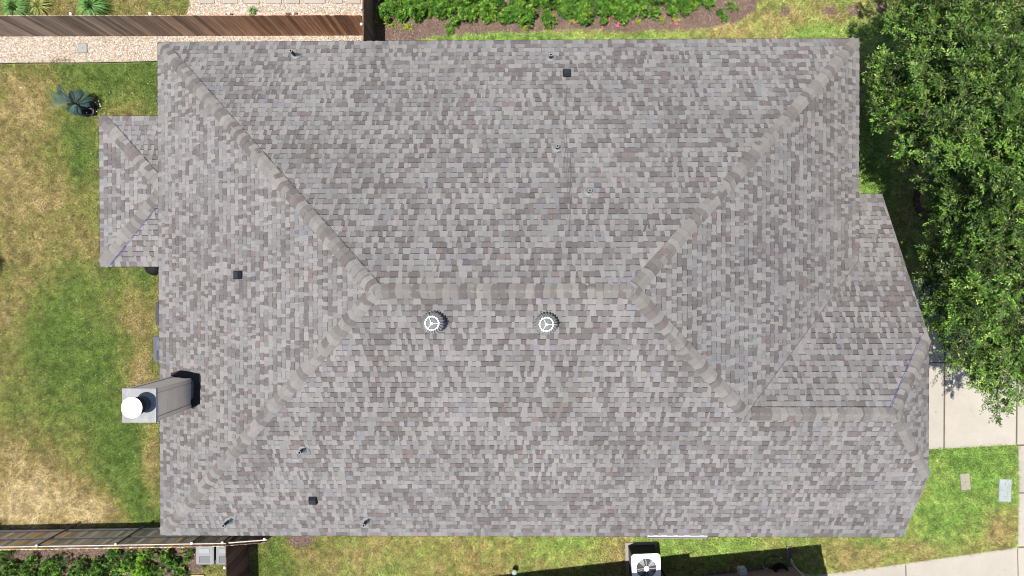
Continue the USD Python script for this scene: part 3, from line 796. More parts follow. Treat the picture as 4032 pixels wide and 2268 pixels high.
m = MB(); q = np.array([onW(*p) for p in fl])
q2 = np.c_[(q - pw.o) @ pw.u, (q - pw.o) @ pw.v]; G = Polygon(q2)
gx = G.union(Polygon([( (P3(x, y, zW(x)) - pw.o) @ pw.u, (P3(x, y, zW(x)) - pw.o) @ pw.v) for x, y in ((cx0, cy0 - .02), (cx1 + .1, cy0 - .02), (cx1 + .1, cy1 + .1), (cx0, cy1 + .1))])).convex_hull
gx = Polygon(gx.segmentize(.08).exterior.coords)
x = np.array(gx.exterior.coords)[:-1]; x = x if gx.exterior.is_ccw else x[::-1]
x = x + rng.normal(0, .006, x.shape); cen = x.mean(0)
V = np.vstack([pw.w(x, .024), pw.w(cen[None] + (x - cen) * .6, .034), pw.w(x, .0)]); k = len(x); i = np.arange(k); j = (i + 1) % k
m.add(V, np.vstack([np.c_[i, j, k + j], np.c_[i, k + j, k + i], np.c_[2 * k + i, 2 * k + j, j], np.c_[2 * k + i, j, i]]), (.030, .030, .033)); m.build('flashing', FELT, chim, label='black flashing membrane around the foot of the chimney')


# roof penetrations ---------------------------------------------------------
def on_plane(px, py, pl):
    p = at(px, py, 5.0); o = pl.o; nn = pl.n
    c = np.array([0, 0, H]); d = unit(p - c)
    return c + d * (((o - c) @ nn) / (d @ nn))


def turbine(px, py, pl, rz):
    b = on_plane(px, py, pl); m = MB(); c = (b[0], b[1], b[2])
    m.lathe([(.16, -.14), (.16, .16), (.175, .20), (.185, .22)], 32, (.33, .34, .35), c)
    tb = m.build('turbine_vent', VANE, house, True)
    m = MB(); m.lathe([(.15, .2), (.215, .30), (.225, .36), (.19, .46), (.13, .50)], 24, (.02, .02, .02), c); m.build('rotor_core', PLASTIC, tb, True)
    nv = 22
    for k in range(nv):
        a0 = rz + k * 2 * PI / nv; V = []; ns = 9
        for i in range(ns):
            t = i / (ns - 1); z = .215 + .30 * t
            rr = .185 + .10 * math.sin(PI * min(1, t * 1.02)) ** .8 - .012 * t
            for q, dr in ((0, .0), (1, .030)):
                a = a0 + .42 * t + q * .20
                r2 = rr - (.045 if q == 0 else 0)
                V.append([b[0] + r2 * math.cos(a), b[1] + r2 * math.sin(a), b[2] + z])
        V = np.array(V); F = []
        for i in range(ns - 1):
            o = 2 * i; F += [[o, o + 1, o + 3], [o, o + 3, o + 2]]
        mm = mesh('vane', V, F, VANE, tb, (.56, .57, .58), True)
    zt_ = b[2] + .515
    m = MB()
    ring = []
    for k in range(nv * 4):
        a = rz + k * 2 * PI / (nv * 4); ring.append((.168 + .013 * math.cos(k * PI / 2)) * np.array([math.cos(a), math.sin(a)]))
    ring = np.array(ring); inn = ring / np.linalg.norm(ring, axis=1, keepdims=True) * .144; k = len(ring); i = np.arange(k); j = (i + 1) % k
    V = np.vstack([np.c_[ring, np.full(k, .003)], np.c_[inn, np.full(k, .012)], np.c_[ring, np.full(k, -.02)]]) + [b[0], b[1], zt_]
    m.add(V, np.vstack([np.c_[i, j, k + j], np.c_[i, k + j, k + i], np.c_[2 * k + i, 2 * k + j, j], np.c_[2 * k + i, j, i]]), (.92, .92, .92)); m.build('crown_ring', WHITEM, tb)
    m = MB(); m.lathe([(.134, .004), (.10, .020), (.05, .036), (.001, .042)], 32, (.42, .43, .44), (b[0], b[1], zt_)); m.build('crown_dome', VANE, tb, True)
    m = MB(); m.lathe([(.032, .035), (.034, .06), (.02, .07), (.001, .072)], 16, (.95, .95, .95), (b[0], b[1], zt_)); m.build('hub', WHITEM, tb, True)
    for k in range(3):
        a = math.radians((112, -3, 235)[k]) + rz * .2; d = np.array([math.cos(a), math.sin(a)])
        pts = [np.r_[b[:2] + d * r_, zt_ + z_] for r_, z_ in ((.0, .062), (.10, .055), (.19, .035), (.262, -.02), (.292, -.12), (.300, -.28))]
        pts.append(np.r_[b[:2] + d * .31, 0]); q = pts[-1]; q[2] = pl.o[2] - ((q[0] - pl.o[0]) * pl.n[0] + (q[1] - pl.o[1]) * pl.n[1]) / pl.n[2] + .03
        m = MB(); m.path(pts, [.008, .008, .007, .006, .005, .005, .005], 6, np.repeat(np.array([.9, .9, .6, .22, .10, .08, .08])[:, None] * np.ones(3), 6, 0)); m.build('brace', PLASTIC, tb)
    m = MB(); x = pl.w(np.array(rrect(-.27, -.27, .27, .27, .03)) + [(b - pl.o) @ pl.u, (b - pl.o) @ pl.v], .02)
    m.add(np.vstack([x, [b + pl.n * .022]]), [[k, (k + 1) % len(x), len(x)] for k in range(len(x))], (.24, .235, .232)); m.build('base_flange', SHINGLE, tb)
    return tb


S_, N_, W_ = planes['S'], planes['N'], planes['W']
turbine(1711, 1268, S_, .1); turbine(2148, 1272, S_, .32)


def pipe_vent(px, py, pl, h=.44, r=.042):
    b = on_plane(px, py, pl); pb = MB()
    # plate tucked under the shingles uphill
    uv = np.array([(b - pl.o) @ pl.u, (b - pl.o) @ pl.v])
    x = pl.w(uv + np.array([[-.16, -.15], [.16, -.15], [.16, .05], [-.16, .05]]), .021)
    pb.add(np.vstack([x, pl.w(uv + np.array([[-.16, -.15], [.16, -.15]]), .005)]), [[0, 1, 2, 3], [4, 5, 1, 0]], (.36, .36, .365))
    # boot: rings tilted with the slope below, vertical at the top
    rings = []; th = np.arange(24) * 2 * PI / 24
    for rr, hh, bl in ((.135, .022, 1), (.130, .036, 1), (.108, .042, 1), (.10, .062, .8), (.075, .10, .5), (.05, .15, .2), (.040, .20, 0)):
        flat = np.c_[np.cos(th) * rr, np.sin(th) * rr]
        tilt = pl.w(flat + uv, hh); lvl = np.c_[flat, np.full(24, hh)] + b
        # same azimuth order for both
        u2 = pl.u[:2] / np.linalg.norm(pl.u[:2]); a0 = math.atan2(u2[1], u2[0]); c, s = math.cos(a0), math.sin(a0)
        lvl[:, :2] = flat @ np.array([[c, s], [-s, c]]) + b[:2]
        rings.append(tilt * bl + lvl * (1 - bl))
    V = np.vstack(rings); i = np.arange(24); j = (i + 1) % 24
    pb.add(V, np.vstack([np.vstack([np.c_[o * 24 + i, o * 24 + j, o * 24 + 24 + j], np.c_[o * 24 + i, o * 24 + 24 + j, o * 24 + 24 + i]]) for o in range(6)]), (.50, .51, .52))
    t = pb.build('plumbing_vent', LEAD, house)
    m = MB(); m.lathe([(r, .12), (r, h), (r * .7, h), (r * .7, h - .1), (.001, h - .1)], 18, (.06, .058, .06), b); m.build('pipe', PLASTIC, t)
    m = MB(); m.lathe([(r * 1.05, h - .018), (r * 1.05, h + .003), (r * .75, h + .003), (r * .75, h - .02)], 18, (.38, .38, .37), b); m.build('pipe_rim', PLASTIC, t)


for px, py, pl, h in ((1166, 222, N_, .50), (2167, 231, N_, .36), (2193, 585, N_, .34), (2318, 757, N_, .34), (1196, 1769, S_, .38), (905, 2049, S_, .46), (1445, 2049, S_, .44)):
    pipe_vent(px, py, pl, h)


def box_vent(px, py, pl, swap=False):
    b = on_plane(px, py, pl); uv = np.array([(b - pl.o) @ pl.u, (b - pl.o) @ pl.v])
    def P(u, v, h): return pl.w(np.array([[uv[0] + u, uv[1] + v]]), h)[0]
    m = MB()
    q = [(-.11, -.14), (.11, -.14), (.11, .13), (-.11, .13)]
    m.add([P(*a, .03) for a in q] + [P(*a, .0) for a in q], [[0, 1, 2, 3], [4, 5, 1, 0], [5, 6, 2, 1], [6, 7, 3, 2], [7, 4, 0, 3]], (.018, .018, .02))
    t = m.build('box_vent', BLACK, house)
    m = MB()
    top = [P(-.098, -.075, .135), P(.098, -.075, .135), P(.098, .10, .125), P(-.098, .10, .125)]
    low = [P(-.112, -.125, .06), P(.112, -.125, .06), P(.112, .125, .032), P(-.112, .125, .032)]
    m.add(top + low, [[0, 1, 2, 3], [4, 5, 1, 0], [5, 6, 2, 1], [6, 7, 3, 2], [7, 4, 0, 3]], (.030, .036, .045)); m.build('vent_hood', BLACK, t)
    m = MB(); tt = [P(-.078, -.06, .143), P(.078, -.06, .143), P(.078, .085, .133), P(-.078, .085, .133)]; ll = [P(-.083, -.065, .12), P(.083, -.065, .12), P(.083, .09, .12), P(-.083, .09, .12)]
    m.add(tt + ll, [[0, 1, 2, 3], [4, 5, 1, 0], [5, 6, 2, 1], [6, 7, 3, 2], [7, 4, 0, 3]], (.036, .048, .062)); m.build('hood_panel', BLACK, t)


box_vent(2232, 292, N_); box_vent(942, 1083, W_); box_vent(1234, 1966, S_)

# dark run-off streaks below the northern box vent, and a small scuff by the north-east hip
r_ = np.random.default_rng(3)
for x0, y0, y1, w in ((2231, 340, 600, .012), (2236, 560, 760, .010), (2246, 600, 930, .013), (2233, 640, 860, .009), (2252, 640, 820, .008), (2222, 600, 700, .007), (2543, 886, 914, .06), (2553, 884, 905, .05)):
    ys = np.linspace(y0, y1, 14); xs = x0 + np.cumsum(r_.normal(0, 1.6, 14)); pr = []
    for xx, yy in zip(xs, ys):
        p = on_plane(xx, yy, N_); pr.append(p)
    pr = np.array(pr); s = np.array([1.0, 0, 0])
    V = np.vstack([pr - s * w * .5 + N_.n * .0185, pr + s * w * .5 + N_.n * .0185]); k = len(pr)
    m = MB(); m.add(V, [[i, i + 1, k + i + 1, k + i] for i in range(k - 1)], (.125, .118, .115)); m.build('runoff_streak', SHINGLE, roof)

# ================================================================ FENCES
def fence(name, label, A, B, hgt, face, colf, posts, post_side, rails=(.22, .95, 1.62), group=None, pickw=.14, cap=True, railc=None):
    """pickets from A to B standing on the side 'face' (+1 left of A->B), rails and steel posts on the other side"""
    A, B = np.array(A[:2]), np.array(B[:2]); L = np.linalg.norm(B - A); d = (B - A) / L; nl = np.array([-d[1], d[0]])
    t = thing(name, label, 'fence', (A[0], A[1], 0), math.atan2(d[1], d[0]))
    n = max(1, int(L / pickw)); pw = L / n
    for k in range(n):
        x = k * pw; h = hgt + rng.uniform(-.012, .012); y0, y1 = (.0, .019) if face > 0 else (-.019, .0)
        y0 += rng.uniform(-.003, .003); y1 += rng.uniform(-.003, .003); g = rng.uniform(.003, .0075)
        m = MB(); ear_ = .022
        x0, x1 = x + g, x + pw - g
        prof = [(x0, .03), (x1, .03), (x1, h - ear_), (x1 - ear_, h), (x0 + ear_, h), (x0, h - ear_)]
        V = np.array([[a, y0, b] for a, b in prof] + [[a, y1, b] for a, b in prof]); F = [[0, 1, 2], [0, 2, 5], [2, 3, 4], [2, 4, 5]]
        F = F + [[c + 6, b + 6, a + 6] for a, b, c in F]
        for i in range(6): j = (i + 1) % 6; F += [[i + 6, j + 6, j], [i + 6, j, i]]
        c = colf(x / L) * rng.uniform(.55, 1.4)
        C = np.tile(c, (12, 1)); C[[2, 3, 4, 5, 8, 9, 10, 11]] *= 1.1
        m.add(V, F, C); m.build('picket', WOOD, t)
    s = -1 if face > 0 else 1
    for z in rails:
        m = MB(); y = s * .004; y2 = s * .042
        m.box((0, min(y, y2), z), (L, max(y, y2), z + .089), railc if railc is not None else colf(.5) * (1.25 if z < 1.5 else 1.5)); m.build('rail', WOOD, t)
    for px_ in posts:
        m = MB(); y = s * .075
        m.tube((px_, y, 0), (px_, y, hgt - .1), .03, n=12, col=(.20, .20, .195)); po = m.build('post', GALV, t)
        if cap:
            m = MB(); m.lathe([(.034, hgt - .11), (.044, hgt - .10), (.044, hgt - .075), (.03, hgt - .05), (.001, hgt - .04)], 16, (.88, .88, .86), (px_, y, 0)); m.build('post_cap', WHITEM, po, True)
        for z in rails:
            m = MB(); m.box((px_ - .06, min(y - s * .034, y - s * .03), z + .01), (px_ + .06, max(y - s * .034, y - s * .03), z + .08), (.25, .25, .24))
            m.tube((px_, y, z + .02), (px_, y, z + .065), .036, n=10, col=(.25, .25, .24)); m.build('clamp', GALV, po)
    return t


def lerpc(a, b): return lambda t: np.array(a) * (1 - t) + np.array(b) * t


HF = 1.86
FA, FB = at(-260, 142), at(1468, 139)
Lf = np.linalg.norm(FB - FA)
cn_ = lambda t: np.interp(t, [0, .45, .75, 1], [0, .15, .7, 1])
fencecol = lambda t: np.array([.27, .200, .158]) * (1 - cn_(t)) + np.array([.36, .182, .100]) * cn_(t)
pl_ = [abs(at(x, 139)[0] - FA[0]) for x in (-90, 408, 698, 985, 1220)]
fence('wooden_fence', 'long brown wooden picket fence running along the gravel bed at the top left', FA, FB, HF, -1, fencecol, pl_, 1)
FC, FD = at(1474, -260), at(1478, 246)
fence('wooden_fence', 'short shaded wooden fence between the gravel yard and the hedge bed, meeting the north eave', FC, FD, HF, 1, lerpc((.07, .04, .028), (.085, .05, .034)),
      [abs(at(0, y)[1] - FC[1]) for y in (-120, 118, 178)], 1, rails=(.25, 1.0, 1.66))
SA, SB = at(-260, 2090.5), at(972, 2070)
greyc = lambda t: np.array([.46, .33, .205]) * (1 - .1 * t) + (np.array([.10, .0, -.08]) if rng.random() < .16 else 0)
fence('wooden_fence', 'grey weathered wooden fence with exposed rails at the bottom left, trash bins behind it', SA, SB, HF, -1, greyc, [abs(at(x, 2088)[0] - SA[0]) for x in (-30, 283, 572, 850, 962)], 1, railc=np.array([.38, .33, .285]))
GA, GB = at(976, 2068.5), at(1122, 2057)
fence('fence_gate', 'short wooden gate panel continuing the bottom left fence past the trash bins', GA, GB, HF - .01, -1, lerpc((.17, .12, .095), (.17, .12, .095)), [np.linalg.norm(GB - GA) - .06], 1, railc=np.array([.38, .33, .285]))
KA, KB = at(976, 2064), at(984, 2420)
fence('wooden_fence', 'dark reddish wooden fence running off the bottom edge beside the trash bins', KA, KB, HF, 1, lerpc((.10, .05, .035), (.10, .05, .035)), [abs(at(0, y)[1] - KA[1]) for y in (2150, 2300)], 1, rails=(.25, 1.0, 1.66))

# wire trellis on the shaded east face of the short fence
t = thing('wire_trellis', 'pale wire trellis on the shaded fence beside the hedge bed', 'trellis')
for k in range(7):
    z = 1.45 - k * .2; y1 = at(0, 25 + 7 * k)[1]
    x = FC[0] + .08 + .02 * k; m = MB(); m.tube((x, FC[1], z), (x, y1 + .35, z), .009, n=6, col=(.55, .55, .52)); m.build('rod', WHITEM, t)


# ================================================================ SHRUBS, TREE, PLANTS
def dome_pts(n, r, h, r_):
    th = r_.uniform(0, 2 * PI, n); q = np.sqrt(r_.uniform(0, 1, n)); zz = np.sqrt(np.clip(1 - q * q, 0, 1)) * r_.uniform(.55, 1.0, n)
    return np.c_[r * q * np.cos(th), r * q * np.sin(th), h * zz], th, q


def shrub(name, label, cat, px, py, r, h, nsp, pal, seed, L=(.05, .085), wr=.34, group=None, lobes=5, per=11, mat=BUSH, spread=.42, lr=(.42, .72), hr=(.45, 1.0)):
    r_ = np.random.default_rng(seed); b = at(px, py, h * .5)
    t = thing(name, label, cat, (b[0], b[1], 0), 0, group)
    lo = np.c_[r_.normal(0, r * spread, (lobes, 2)), r_.uniform(*hr, lobes), r_.uniform(*lr, lobes) * (.42 / spread)]
    st = MB(); li = r_.integers(lobes, size=nsp); l = lo[li]; pal = np.array(pal)
    a = r_.uniform(0, 2 * PI, nsp); q = np.sqrt(r_.random(nsp)) * r * l[:, 3]
    x, y = l[:, 0] + q * np.cos(a), l[:, 1] + q * np.sin(a)
    z = h * l[:, 2] * np.sqrt(np.maximum(.05, 1 - (q / (r * l[:, 3])) ** 2)) * r_.uniform(.6, 1.02, nsp) + .04
    tip = np.c_[x, y, z]; ax = unit(np.c_[x - l[:, 0] * .5, y - l[:, 1] * .5, z * .9 + .12] + r_.normal(0, .12, (nsp, 3))); ax = unit(ax * np.array([1, 1, 1.4]))
    tone = pal[r_.choice(len(pal), nsp)] * r_.uniform(.55, 1.35, (nsp, 1))
    for k in range(0, nsp, 6): st.path([(0.02 * math.cos(a[k]), .02 * math.sin(a[k]), 0), (x[k] * .5, y[k] * .5, z[k] * .45), tip[k]], [.010, .007, .003], 5, (.12, .09, .06))
    fj = np.arange(per) / per; az = np.arange(per)[None] * 2.4 + a[:, None]; el = (.35 + .9 * (1 - fj))[None, :, None]
    sv = np.stack([np.cos(az), np.sin(az), np.full_like(az, .3)], -1); side = unit(np.cross(np.broadcast_to(ax[:, None], sv.shape), sv))
    D = unit(ax[:, None] * np.cos(el) + side * np.sin(el)); P_ = tip[:, None] - ax[:, None] * (.10 * (1 - fj))[None, :, None]
    N_l = np.cross(np.cross(D, ax[:, None]), D) + r_.normal(0, .15, D.shape); Ll_ = r_.uniform(*L, (nsp, per)) * (.75 + .5 * (1 - fj))[None]
    C_ = tone[:, None] * (1 + .25 * (fj > .7))[None, :, None] * r_.uniform(.8, 1.2, (nsp, per, 1))
    v, f, c = leaves(P_.reshape(-1, 3), D.reshape(-1, 3), unit(N_l.reshape(-1, 3)), Ll_.ravel(), Ll_.ravel() * wr, C_.reshape(-1, 3))
    mesh('foliage', v, f, mat, t, c); st.build('stem', BARK, t)
    return t


GREENS = [np.array(c) for c in ((.060, .145, .016), (.085, .175, .018), (.04, .105, .016), (.13, .205, .028), (.05, .125, .028))]
DULL = [np.array(c) for c in ((.032, .075, .014), (.055, .12, .018), (.022, .055, .012), (.10, .18, .025))]
ORD = ['first', 'second', 'third', 'fourth', 'fifth', 'sixth', 'seventh', 'eighth', 'ninth', 'tenth', 'eleventh', 'twelfth', 'thirteenth', 'fourteenth', 'fifteenth', 'sixteenth']
hedge = [(1545, 30, .68, .75), (1630, 45, .6, .75), (1720, 30, .68, .8), (1790, 55, .5, .6), (1880, 25, .72, .8), (1950, 60, .5, .6), (2040, 30, .70, .8), (2105, 60, .48, .6), (2215, 28, .70, .8), (2312, 45, .58, .65), (2420, 24, .70, .75), (2500, 40, .45, .55), (2600, 12, .62, .6), (2690, 18, .5, .55), (2780, 8, .45, .5), (2130, -20, .7, .9), (1580, 68, .42, .55), (1675, 70, .42, .5), (1835, 72, .4, .5), (1990, 75, .45, .55), (2265, 62, .42, .5), (2370, 50, .42, .55), (2465, 62, .38, .5), (2550, 20, .5, .6), (2735, 25, .4, .5), (1760, -30, .7, .8), (1920, -35, .7, .8), (2330, -30, .7, .8), (1600, -30, .7, .8)]
HL = ['taller bright green bush set back behind the middle of the hedge row', 'small front bush of the hedge nearest the shaded fence', 'small front bush bulging from the hedge onto mulch, second from the fence', 'small front bush right of the lone round bush on mulch', 'front bush of the hedge just above the leaning pipe vent', 'small front bush of the hedge, left of the pink flowers', 'front bush of the hedge directly behind the pink flowers', 'small front bush of the hedge above the thin yellowish sprigs', 'bush of the hedge where the row begins to thin out', 'last small front bush at the right end of the hedge', 'bush cut by the top edge above the lone round bush', 'bush cut by the top edge right of the lone round bush', 'bush cut by the top edge above the black box vent', 'bush cut by the top edge beside the shaded fence']
for k, (px, py, r, h) in enumerate(hedge):
    py, r = py - 30, r * .92
    shrub('bush', f'leafy bright green bush, {ORD[k]} from the fence in the hedge row at the top' if k < 15 else HL[k - 15], 'bush', px, py, r, h, int(620 * r * r / .36), GREENS, 40 + k, wr=.38, L=(.05, .09), lobes=15, spread=.55, lr=(.30, .52), hr=(.40, 1.25), group='bushes in the hedge bed')
small = [(1770, 118, .17, .18, 'small round green bush alone on the mulch in front of the hedge'), (1600, 112, .2, .14, 'low yellowish green plant on mulch near the shaded fence'), (1545, 92, .2, .12, 'sparse low weed beside the shadow of the fence'),
         (2858, 72, .16, .18, 'small green plant at the right end of the hedge bed'), (2895, 30, .22, .3, 'loose green plant with thin shoots at the right end of the hedge'), (1484, 84, .13, .2, 'yellow green plant in the shade of the short fence'),
         (2515, 85, .1, .12, 'thin yellowish sprig on mulch, left of the pink flowers'), (2605, 80, .11, .14, 'thin yellowish sprig on mulch in the middle of the bed'), (2660, 75, .13, .16, 'yellowish sprig with pink flowers at the right of the bed'), (2060, 110, .12, .1, 'low yellowish weed below the hedge by the lawn strip'), (2150, 105, .12, .1, 'faded little weed at the lawn edge of the hedge bed'), (2255, 82, .13, .12, 'pale green sprig with a pink flower below the hedge')]
YEL = [np.array(c) for c in ((.20, .24, .04), (.14, .21, .03), (.26, .26, .07))]
for k, (px, py, r, h, lab) in enumerate(small):
    shrub('garden_plant', lab, 'plant', px, py, r, h, 42 if k not in (0,) else 90, GREENS if k in (0, 3, 4) else YEL, 80 + k, L=(.03, .06))
m = MB(); r_ = np.random.default_rng(9)
for px, py, n_ in ((2270, 88, 5), (2435, 92, 10), (2408, 74, 3), (2372, 108, 4), (2663, 85, 4), (2668, 100, 3)):
    for k in range(n_):
        p = at(px + r_.normal(0, 5), py + r_.normal(0, 5), .1); 
        for j in range(5):
            a = j * 1.257; m.add([p, p + [.02 * math.cos(a - .4), .02 * math.sin(a - .4), .006], p + [.034 * math.cos(a), .034 * math.sin(a), .01], p + [.02 * math.cos(a + .4), .02 * math.sin(a + .4), .006]], [[0, 1, 2], [0, 2, 3]], (.42, .06, .14))
m.build('pink_flowers', BUSH, label='small pink blossoms dotted over the mulch bed', kind='stuff')

low = [(30, 2215, .5, .55), (140, 2235, .55, .6), (205, 2268, .5, .6), (330, 2250, .6, .7), (470, 2225, .55, .65), (560, 2245, .6, .75), (650, 2205, .5, .65), (700, 2245, .4, .5), (60, 2290, .6, .6), (430, 2300, .6, .6), (575, 2310, .6, .6), (275, 2310, .5, .6)]
labs = ['dark green shrub at the bottom left corner behind the fence', 'sprawling green shrub behind the fence, left of the lit patch of mulch', 'bright green shrub at the bottom edge left of centre of the bed', 'leafy shrub in the middle of the bottom left bed', 'upright shrub close to the grey fence', 'yellow green shrub with large leaves in the bottom left bed', 'tall green shrub two steps left of the trash bins', 'small shrub beside the trash bins', 'shrub cut by the bottom left corner of the frame', 'shrub cut by the bottom edge under the upright one', 'dense shrub cut by the bottom edge near the bins', 'low shrub cut by the bottom edge in the left bed']
for k, (px, py, r, h) in enumerate(low):
    shrub('shrub', labs[k], 'shrub', px, py, r, h, int(300 * r * r / .36), DULL if k not in (5,) else [np.array((.12, .23, .02)), np.array((.09, .19, .02))], 120 + k, L=(.05, .09), wr=.5, group='shrubs in the bottom left bed', per=8, lobes=11, spread=.62)
shrub('garden_plant', 'little green plant at the bin corner of the mulch bed', 'plant', 800, 2215, .16, .2, 50, DULL, 160)


def tuft(label, px, py, r, h, n_, pal, seed, name='ornamental_grass'):
    r_ = np.random.default_rng(seed); b = at(px, py); t = thing(name, label, 'grass clump', (b[0], b[1], 0)); V, F, C = [], [], []
    for k in range(n_):
        a = r_.uniform(0, 2 * PI); L = r * r_.uniform(.55, 1.1); z = h * r_.uniform(.6, 1.1); w = .006
        d = np.array([math.cos(a), math.sin(a), 0]); s = np.array([-d[1], d[0], 0]) * w; o = len(V) * 1
        p = [d * .03 + [0, 0, 0], d * L * .35 + [0, 0, z], d * L * .75 + [0, 0, z * .95], d * L + [0, 0, z * .55]]
        base = len(V)
        for q, ww in zip(p, (1, 1, .7, .1)): V += [q - s * ww, q + s * ww]
        F += [[base + i, base + i + 1, base + i + 3] for i in (0, 2, 4)] + [[base + i, base + i + 3, base + i + 2] for i in (0, 2, 4)]
        c = pal[r_.choice(len(pal))] * r_.uniform(.7, 1.3); C += [c] * 8
    mesh('blades', V, F, BUSH, t, C)
    m = MB(); m.lathe([(.07, 0), (.05, .08), (.001, .12)], 10, (.09, .10, .04)); m.build('crown', BARK, t)
    return t


tuft('big arching green grass clump just behind the fence, right one', 385, 42, .62, .5, 420, [np.array(c) for c in ((.06, .15, .03), (.10, .19, .04), (.05, .11, .03))], 201)
tuft('arching green grass clump behind the fence at the top left corner', 85, 45, .62, .45, 420, [np.array(c) for c in ((.06, .14, .03), (.10, .18, .04), (.05, .11, .03))], 202)
tuft('small green grass clump by the fence on the gravel at the top', 998, 48, .2, .2, 90, [np.array(c) for c in ((.06, .13, .03), (.10, .16, .05))], 203)
tuft('dark spiky plant cut by the left edge of the lawn', -35, 1040, .55, .55, 500, [np.array(c) for c in ((.02, .035, .012), (.03, .05, .016))], 204)
tuft('sparse yellowish grass clump between the two green ones', 165, 30, .5, .25, 200, [np.array(c) for c in ((.20, .19, .06), (.14, .17, .04))], 205)

# ---- the live oak east of the house
trunk = at(3690, 785)
oak = thing('oak_tree', 'big live oak with glossy small leaves on the right of the house', 'tree', (trunk[0], trunk[1], 0))
O = np.array([trunk[0], trunk[1], 0.])
LOB = [(3590, 60, 4.2, .8), (3700, 120, 4.6, 1.25), (3760, -40, 4.8, 1.3), (3900, 60, 5.6, 1.5), (3520, 300, 3.7, .85), (3600, 380, 4.2, 1.1), (3760, 300, 5.2, 1.4), (3950, 280, 6.2, 1.5), (3490, 430, 3.6, .65), (3650, 520, 4.6, 1.05), (3590, 570, 3.6, .48),
       (3830, 520, 5.8, 1.4), (4020, 500, 6.5, 1.5), (3760, 690, 4.6, .8), (3890, 740, 6.0, 1.35), (4040, 780, 6.5, 1.4), (3700, 800, 3.7, .45), (3770, 900, 4.9, .95), (3725, 880, 3.9, .5), (3920, 980, 5.7, 1.25), (4050, 1050, 6.0, 1.4), (3780, 1090, 4.6, .8), (3710, 1060, 3.6, .42),
       (3720, 1200, 3.9, .75), (3850, 1230, 5.0, 1.1), (4000, 1290, 5.2, 1.15), (3705, 1270, 3.4, .5), (3800, 1345, 3.8, .75), (3910, 1405, 4.1, .8), (4045, 1435, 4.3, .8), (3895, 1530, 3.4, .36), (3930, 1610, 3.1, .26), (3850, 1480, 3.3, .28), (4010, 1535, 3.4, .38),
       (4180, 200, 6.2, 1.7), (4220, 600, 6.8, 1.8), (4230, 1000, 6.2, 1.6), (4180, 1350, 5.0, 1.3), (3950, -180, 5.2, 1.5), (4150, -100, 5.4, 1.6), (3860, 1150, 5.2, .9), (3690, 250, 4.8, 1.0), (3430, 260, 3.5, .35), (3450, 350, 3.4, .4), (3670, 965, 3.6, .28), (3680, 690, 3.6, .3), (3660, 1150, 3.5, .35)]
r_ = np.random.default_rng(77)
TP, TD, TL, TT = [], [], [], []
limbs = MB()
limbs.path([(0, 0, 0), (.03, .02, .4), (.05, -.02, 1.1), (.0, .05, 1.9), (.05, .1, 2.5)], [.30, .22, .19, .17, .15], 12, (.12, .10, .085))
limbs.build('trunk', BARK, oak, True)
lm = MB()
lob = []
for (px, py, z, r) in LOB:
    c = at(px, py, z) - O; lob.append((c, r))
for c, r in lob:
    d = np.array([c[0], c[1], 0]); m1 = np.array([c[0] * .3, c[1] * .3, 2.2 + .3 * (c[2] - 2.2)]) + r_.normal(0, .12, 3); m2 = np.array([c[0] * .68, c[1] * .68, 2.2 + .72 * (c[2] - 2.2)]) + r_.normal(0, .15, 3)
    lm.path([(0.03, .05, 2.0 + r_.uniform(-.3, .4)), m1, m2, c], [.075 + .02 * r, .055 + .012 * r, .035 + .008 * r, .014], 7, (.15, .13, .115))
    ncl = int(36 * r * r + 9 * r)
    u = unit(r_.normal(0, 1, (ncl, 3))); u[:, 2] = np.where(u[:, 2] < -.25, -u[:, 2], u[:, 2]); q = r_.uniform(0, 1, ncl) ** .35; q = np.where(r_.random(ncl) < .28, r_.uniform(.1, .7, ncl), q)
    cc = c + u * q[:, None] * r * np.array([1, 1, .72]); nt = 11
    rc = r_.uniform(.13, .30, (ncl, 1, 1)); w_ = unit(r_.normal(0, 1, (ncl, nt, 3)) + u[:, None] * .8 + np.array([0, 0, .25])) * np.array([1, 1, .6])
    p = (cc[:, None] + w_ * rc * r_.uniform(.1, 1, (ncl, nt, 1))).reshape(-1, 3); n_ = len(p)
    wv = unit(w_.reshape(-1, 3) + r_.normal(0, .3, (n_, 3)))
    TP.append(p); TD.append(wv); TL.append(r_.uniform(.12, .30, n_)); TT.append(np.repeat(r_.choice([.42, .8, 1.15, 1.8], ncl, p=[.3, .3, .25, .15]), nt))
    ns_ = int(16 * r * r + 12 * r); us = unit(r_.normal(0, 1, (ns_, 3)) + np.array([0, 0, .3])); us[:, 2] = np.where(us[:, 2] < -.2, -us[:, 2], us[:, 2])
    TP.append(c + us * r * np.array([1, 1, .72]) * r_.uniform(.75, 1.02, (ns_, 1))); TD.append(unit(us * np.array([1, 1, .35]) + r_.normal(0, .3, (ns_, 3)))); TL.append(r_.uniform(.30, .62, ns_)); TT.append(r_.uniform(.8, 1.5, ns_))
    for k in range(int(5 * r)):
        a = r_.integers(n_); lm.path([c + r_.normal(0, .1, 3), (c + p[a]) / 2 + r_.normal(0, .08, 3), p[a]], [.012, .008, .004], 5, (.15, .13, .10))
lm.build('limb', BARK, oak, True)
TP, TD, TL, TT = np.vstack(TP), np.vstack(TD), np.concatenate(TL), np.concatenate(TT)
e_ = TP + TD * TL[:, None] + O; b_ = TP + O
near = lambda p: ((p[:, 0] < XE + .10) & (p[:, 1] < YN + .1)) | ((p[:, 0] < XG + .12) & (p[:, 1] < YG + .12)) | (p[:, 2] < 1.6)
ok_ = ~(near(e_) | near(b_)); TP, TD, TL, TT = TP[ok_], TD[ok_], TL[ok_], TT[ok_]; n_ = len(TP)
per = 9
fr = (np.arange(per) + .5) / per
